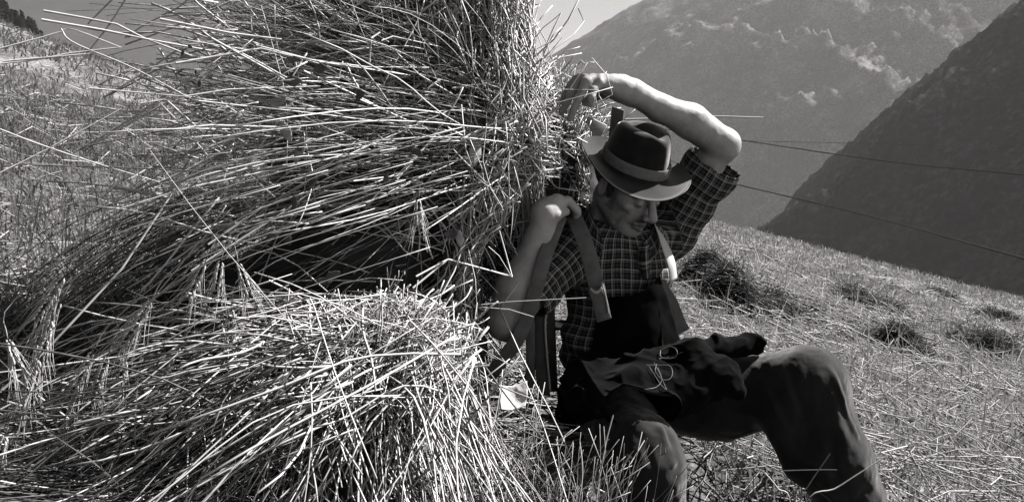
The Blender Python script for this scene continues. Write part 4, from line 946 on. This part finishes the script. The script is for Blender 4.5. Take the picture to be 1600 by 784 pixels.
# ------------------------------------------------------------------ the lower sheaf, its butt towards the camera
low = empty('straw_bundle', tuple(P(520, 700, 1.55)), 'smaller bright straw bundle splaying over the ground below the big sheaf', 'straw bundle')
C0 = P(590, 520, 1.66); parts = []
n = 2100; th = np.radians(rs.uniform(165, 300, n) * 1.0); r0 = rs.random(n)
root = C0 + np.stack([rs.normal(-0.03, 0.12, n), rs.normal(0.0, 0.10, n), rs.normal(-0.02, 0.045, n)], -1)
d = np.stack([np.cos(th) * 1.0, -0.42 + rs.normal(0, 0.30, n), np.sin(th) * 0.62 + rs.normal(0.05, 0.26, n)], -1)
add(grow(root, d, rs.uniform(0.08, 0.55, n), 0.35 + 0.4 * r0, 8, 0.05, 0.25, 8), rs.uniform(0.0009, 0.0025, n), mixed(n, 0.74), 0.8)
# second layer: long ones running to the lower corner
n = 1050; uu = rs.uniform(190, 560, n); vv = np.interp(uu, [190, 560], [630, 520]) + rs.uniform(-20, 150, n)
root = np.array([P(a_, b_, c_2) for a_, b_, c_2 in zip(uu, vv, rs.uniform(1.30, 1.62, n))]); th = np.radians(np.where(rs.random(n) < 0.7, rs.normal(208, 12, n), rs.normal(230, 40, n)))
d = np.stack([np.cos(th), rs.normal(-0.2, 0.3, n), np.sin(th)], -1)
add(grow(root, d, rs.uniform(0.2, 0.65, n), 0.15 + 0 * th, 8, 0.035, 0.08, 9), rs.uniform(0.0007, 0.0020, n), mixed(n, 0.27, 0.12), 0.7)  # tints kept dark to stand in for shade in the lower corner
# butt ends sticking up and sideways
n = 260; th = np.radians(rs.uniform(20, 175, n)); root = C0 + np.stack([rs.normal(-0.02, 0.08, n), rs.normal(-0.02, 0.05, n), rs.normal(0.0, 0.02, n)], -1)
d = np.stack([np.cos(th), rs.normal(-0.1, 0.3, n), np.sin(th) * 0.9], -1)
add(grow(root, d, rs.uniform(0.04, 0.13, n), 0 * th, 5, 0.03, 0.1, 10), rs.uniform(0.0012, 0.0022, n), rs.uniform(0.5, 1, n), 0.9)
# finer crossing ends that make a net of lit cut stalks
n = 900; uu = rs.normal(620, 42, n); vv = rs.normal(560, 45, n); root = np.array([P(a_, b_, c_2) for a_, b_, c_2 in zip(uu, vv, rs.uniform(1.50, 1.62, n))])
d = rs.normal(0, 1, (n, 3)); add(grow(root, d, rs.uniform(0.02, 0.10, n), 0.5 + 0 * uu, 6, 0.15, 0.3, 12), rs.uniform(0.0004, 0.0010, n), rs.uniform(0.3, 0.9, n), 0.8)
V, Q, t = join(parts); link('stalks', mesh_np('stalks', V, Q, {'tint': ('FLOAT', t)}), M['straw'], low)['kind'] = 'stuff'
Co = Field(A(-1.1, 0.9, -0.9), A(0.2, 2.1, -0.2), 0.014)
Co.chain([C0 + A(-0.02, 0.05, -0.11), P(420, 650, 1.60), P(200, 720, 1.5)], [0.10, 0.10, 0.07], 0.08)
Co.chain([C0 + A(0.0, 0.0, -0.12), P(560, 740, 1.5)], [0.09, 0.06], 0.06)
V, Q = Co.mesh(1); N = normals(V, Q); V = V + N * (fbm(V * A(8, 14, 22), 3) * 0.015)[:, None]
link('shade_core', mesh_np('shade_core', V, Q), M['straw_core_shade'], low)  # light-blocking core here too, inner shade put into its colour
for pts in ([(535, 467), (538, 500), (560, 560)], [(597, 467), (597, 505), (592, 540)], [(446, 484), (470, 560), (540, 650)], [(485, 600), (560, 690), (640, 790)], [(560, 525), (600, 470), (618, 430)],
            [(570, 784), (610, 700), (612, 640)], [(640, 500), (700, 560), (740, 610)], [(400, 784), (470, 690), (540, 620)], [(0, 640), (110, 580), (250, 545)], [(0, 735), (60, 700), (150, 640), (250, 590), (340, 565)],
            [(110, 775), (190, 720), (260, 660)], [(20, 784), (90, 730), (230, 690), (330, 660)], [(180, 700), (280, 650), (350, 640)], [(367, 693), (400, 672), (470, 650)], [(250, 612), (262, 720), (250, 735)], [(540, 784), (556, 690), (556, 620)], [(330, 784), (420, 700), (500, 610)]):
    single(pts, r=rs.uniform(0.0014, 0.0022), tint=rs.uniform(0.75, 1), parent=low, D=None, off=-0.02) if pts[0][0] < 250 else single(pts, r=rs.uniform(0.0009, 0.0016), tint=rs.uniform(0.75, 1), parent=low, D=1.46)

# ------------------------------------------------------------------ loose straw and stubble by the man's feet
parts = []
n = 520; uu = rs.uniform(640, 820, n); vv = rs.uniform(612, 730, n); root = np.array([P(a_, b_, c_2) for a_, b_, c_2 in zip(uu, vv, rs.uniform(1.75, 2.05, n))])
th = np.radians(rs.normal(182, 16, n)) + math.pi * (rs.random(n) < 0.5); d = np.stack([np.cos(th), rs.normal(0, 0.3, n), np.sin(th)], -1)
L = grow(root, d, rs.uniform(0.06, 0.22, n), 0.15 + 0 * th, 6, 0.03, 0.12, 13); add(L, rs.uniform(0.0009, 0.0017, n), rs.beta(2, 1.7, n), 0.8)
n = 260; x = rs.uniform(-0.10, 0.30, n); y = rs.uniform(1.42, 1.62, n); root = np.stack([x, y, ground(x, y)], -1); th = np.radians(rs.normal(78, 22, n))
d = np.stack([np.cos(th), rs.normal(0, 0.15, n), np.sin(th)], -1); add(grow(root, d, rs.uniform(0.10, 0.34, n), 0.1 + 0 * th, 6, 0.03, 0.1, 14), rs.uniform(0.0008, 0.0016, n), rs.beta(2, 1.7, n), 0.6)
V, Q, t = join(parts); o = link('loose_straw', mesh_np('loose_straw', V, Q, {'tint': ('FLOAT', t)}), M['straw']); tag(o, 'loose straw scattered on the ground between the bundle and the man', 'straw', kind='stuff')
for k, (pts, lab) in enumerate((([(1205, 735), (1300, 733), (1335, 737)], 'pale broken straw lying level across the man\'s far shin'), ([(1255, 800), (1310, 760), (1385, 712)], 'thick pale straw slanting up across the trouser leg'),
                 ([(1195, 738), (1215, 762), (1236, 800)], 'short bent straw in the grass inside the bent leg'), ([(930, 800), (945, 700), (958, 648)], 'tall pale stubble stalk in front of the near shin'),
                 ([(902, 810), (910, 740), (906, 690)], 'thick upright stubble stalk left standing beside the near shin'), ([(935, 800), (960, 750), (985, 710)], 'slanting thin stalk crossing the near shin'),
                 ([(1250, 790), (1262, 760), (1297, 708)], 'dark grass stalk leaning over the lower trouser leg'))):
    D = 1.90 if k == 0 else 1.56; Lp = np.array([P(x, y, D) for x, y in pts]); end = Lp[0] if k not in (0, 2) else Lp[-1]
    g_ = end.copy(); g_[2] = ground(end[0], end[1]) - 0.01; Lp = Lp if k == 0 else (np.vstack([g_[None], Lp]) if k != 2 else np.vstack([Lp, g_[None]]))
    o = tube_obj('straw_stalk', resample(Lp, 20)[None], np.array([0.0013 if k in (0, 1, 4) else 0.0012]), [0.9 if k != 6 else 0.3], M['straw'], None, sides=6); tag(o, lab, 'straw', 'single stalks beside the man\'s legs')
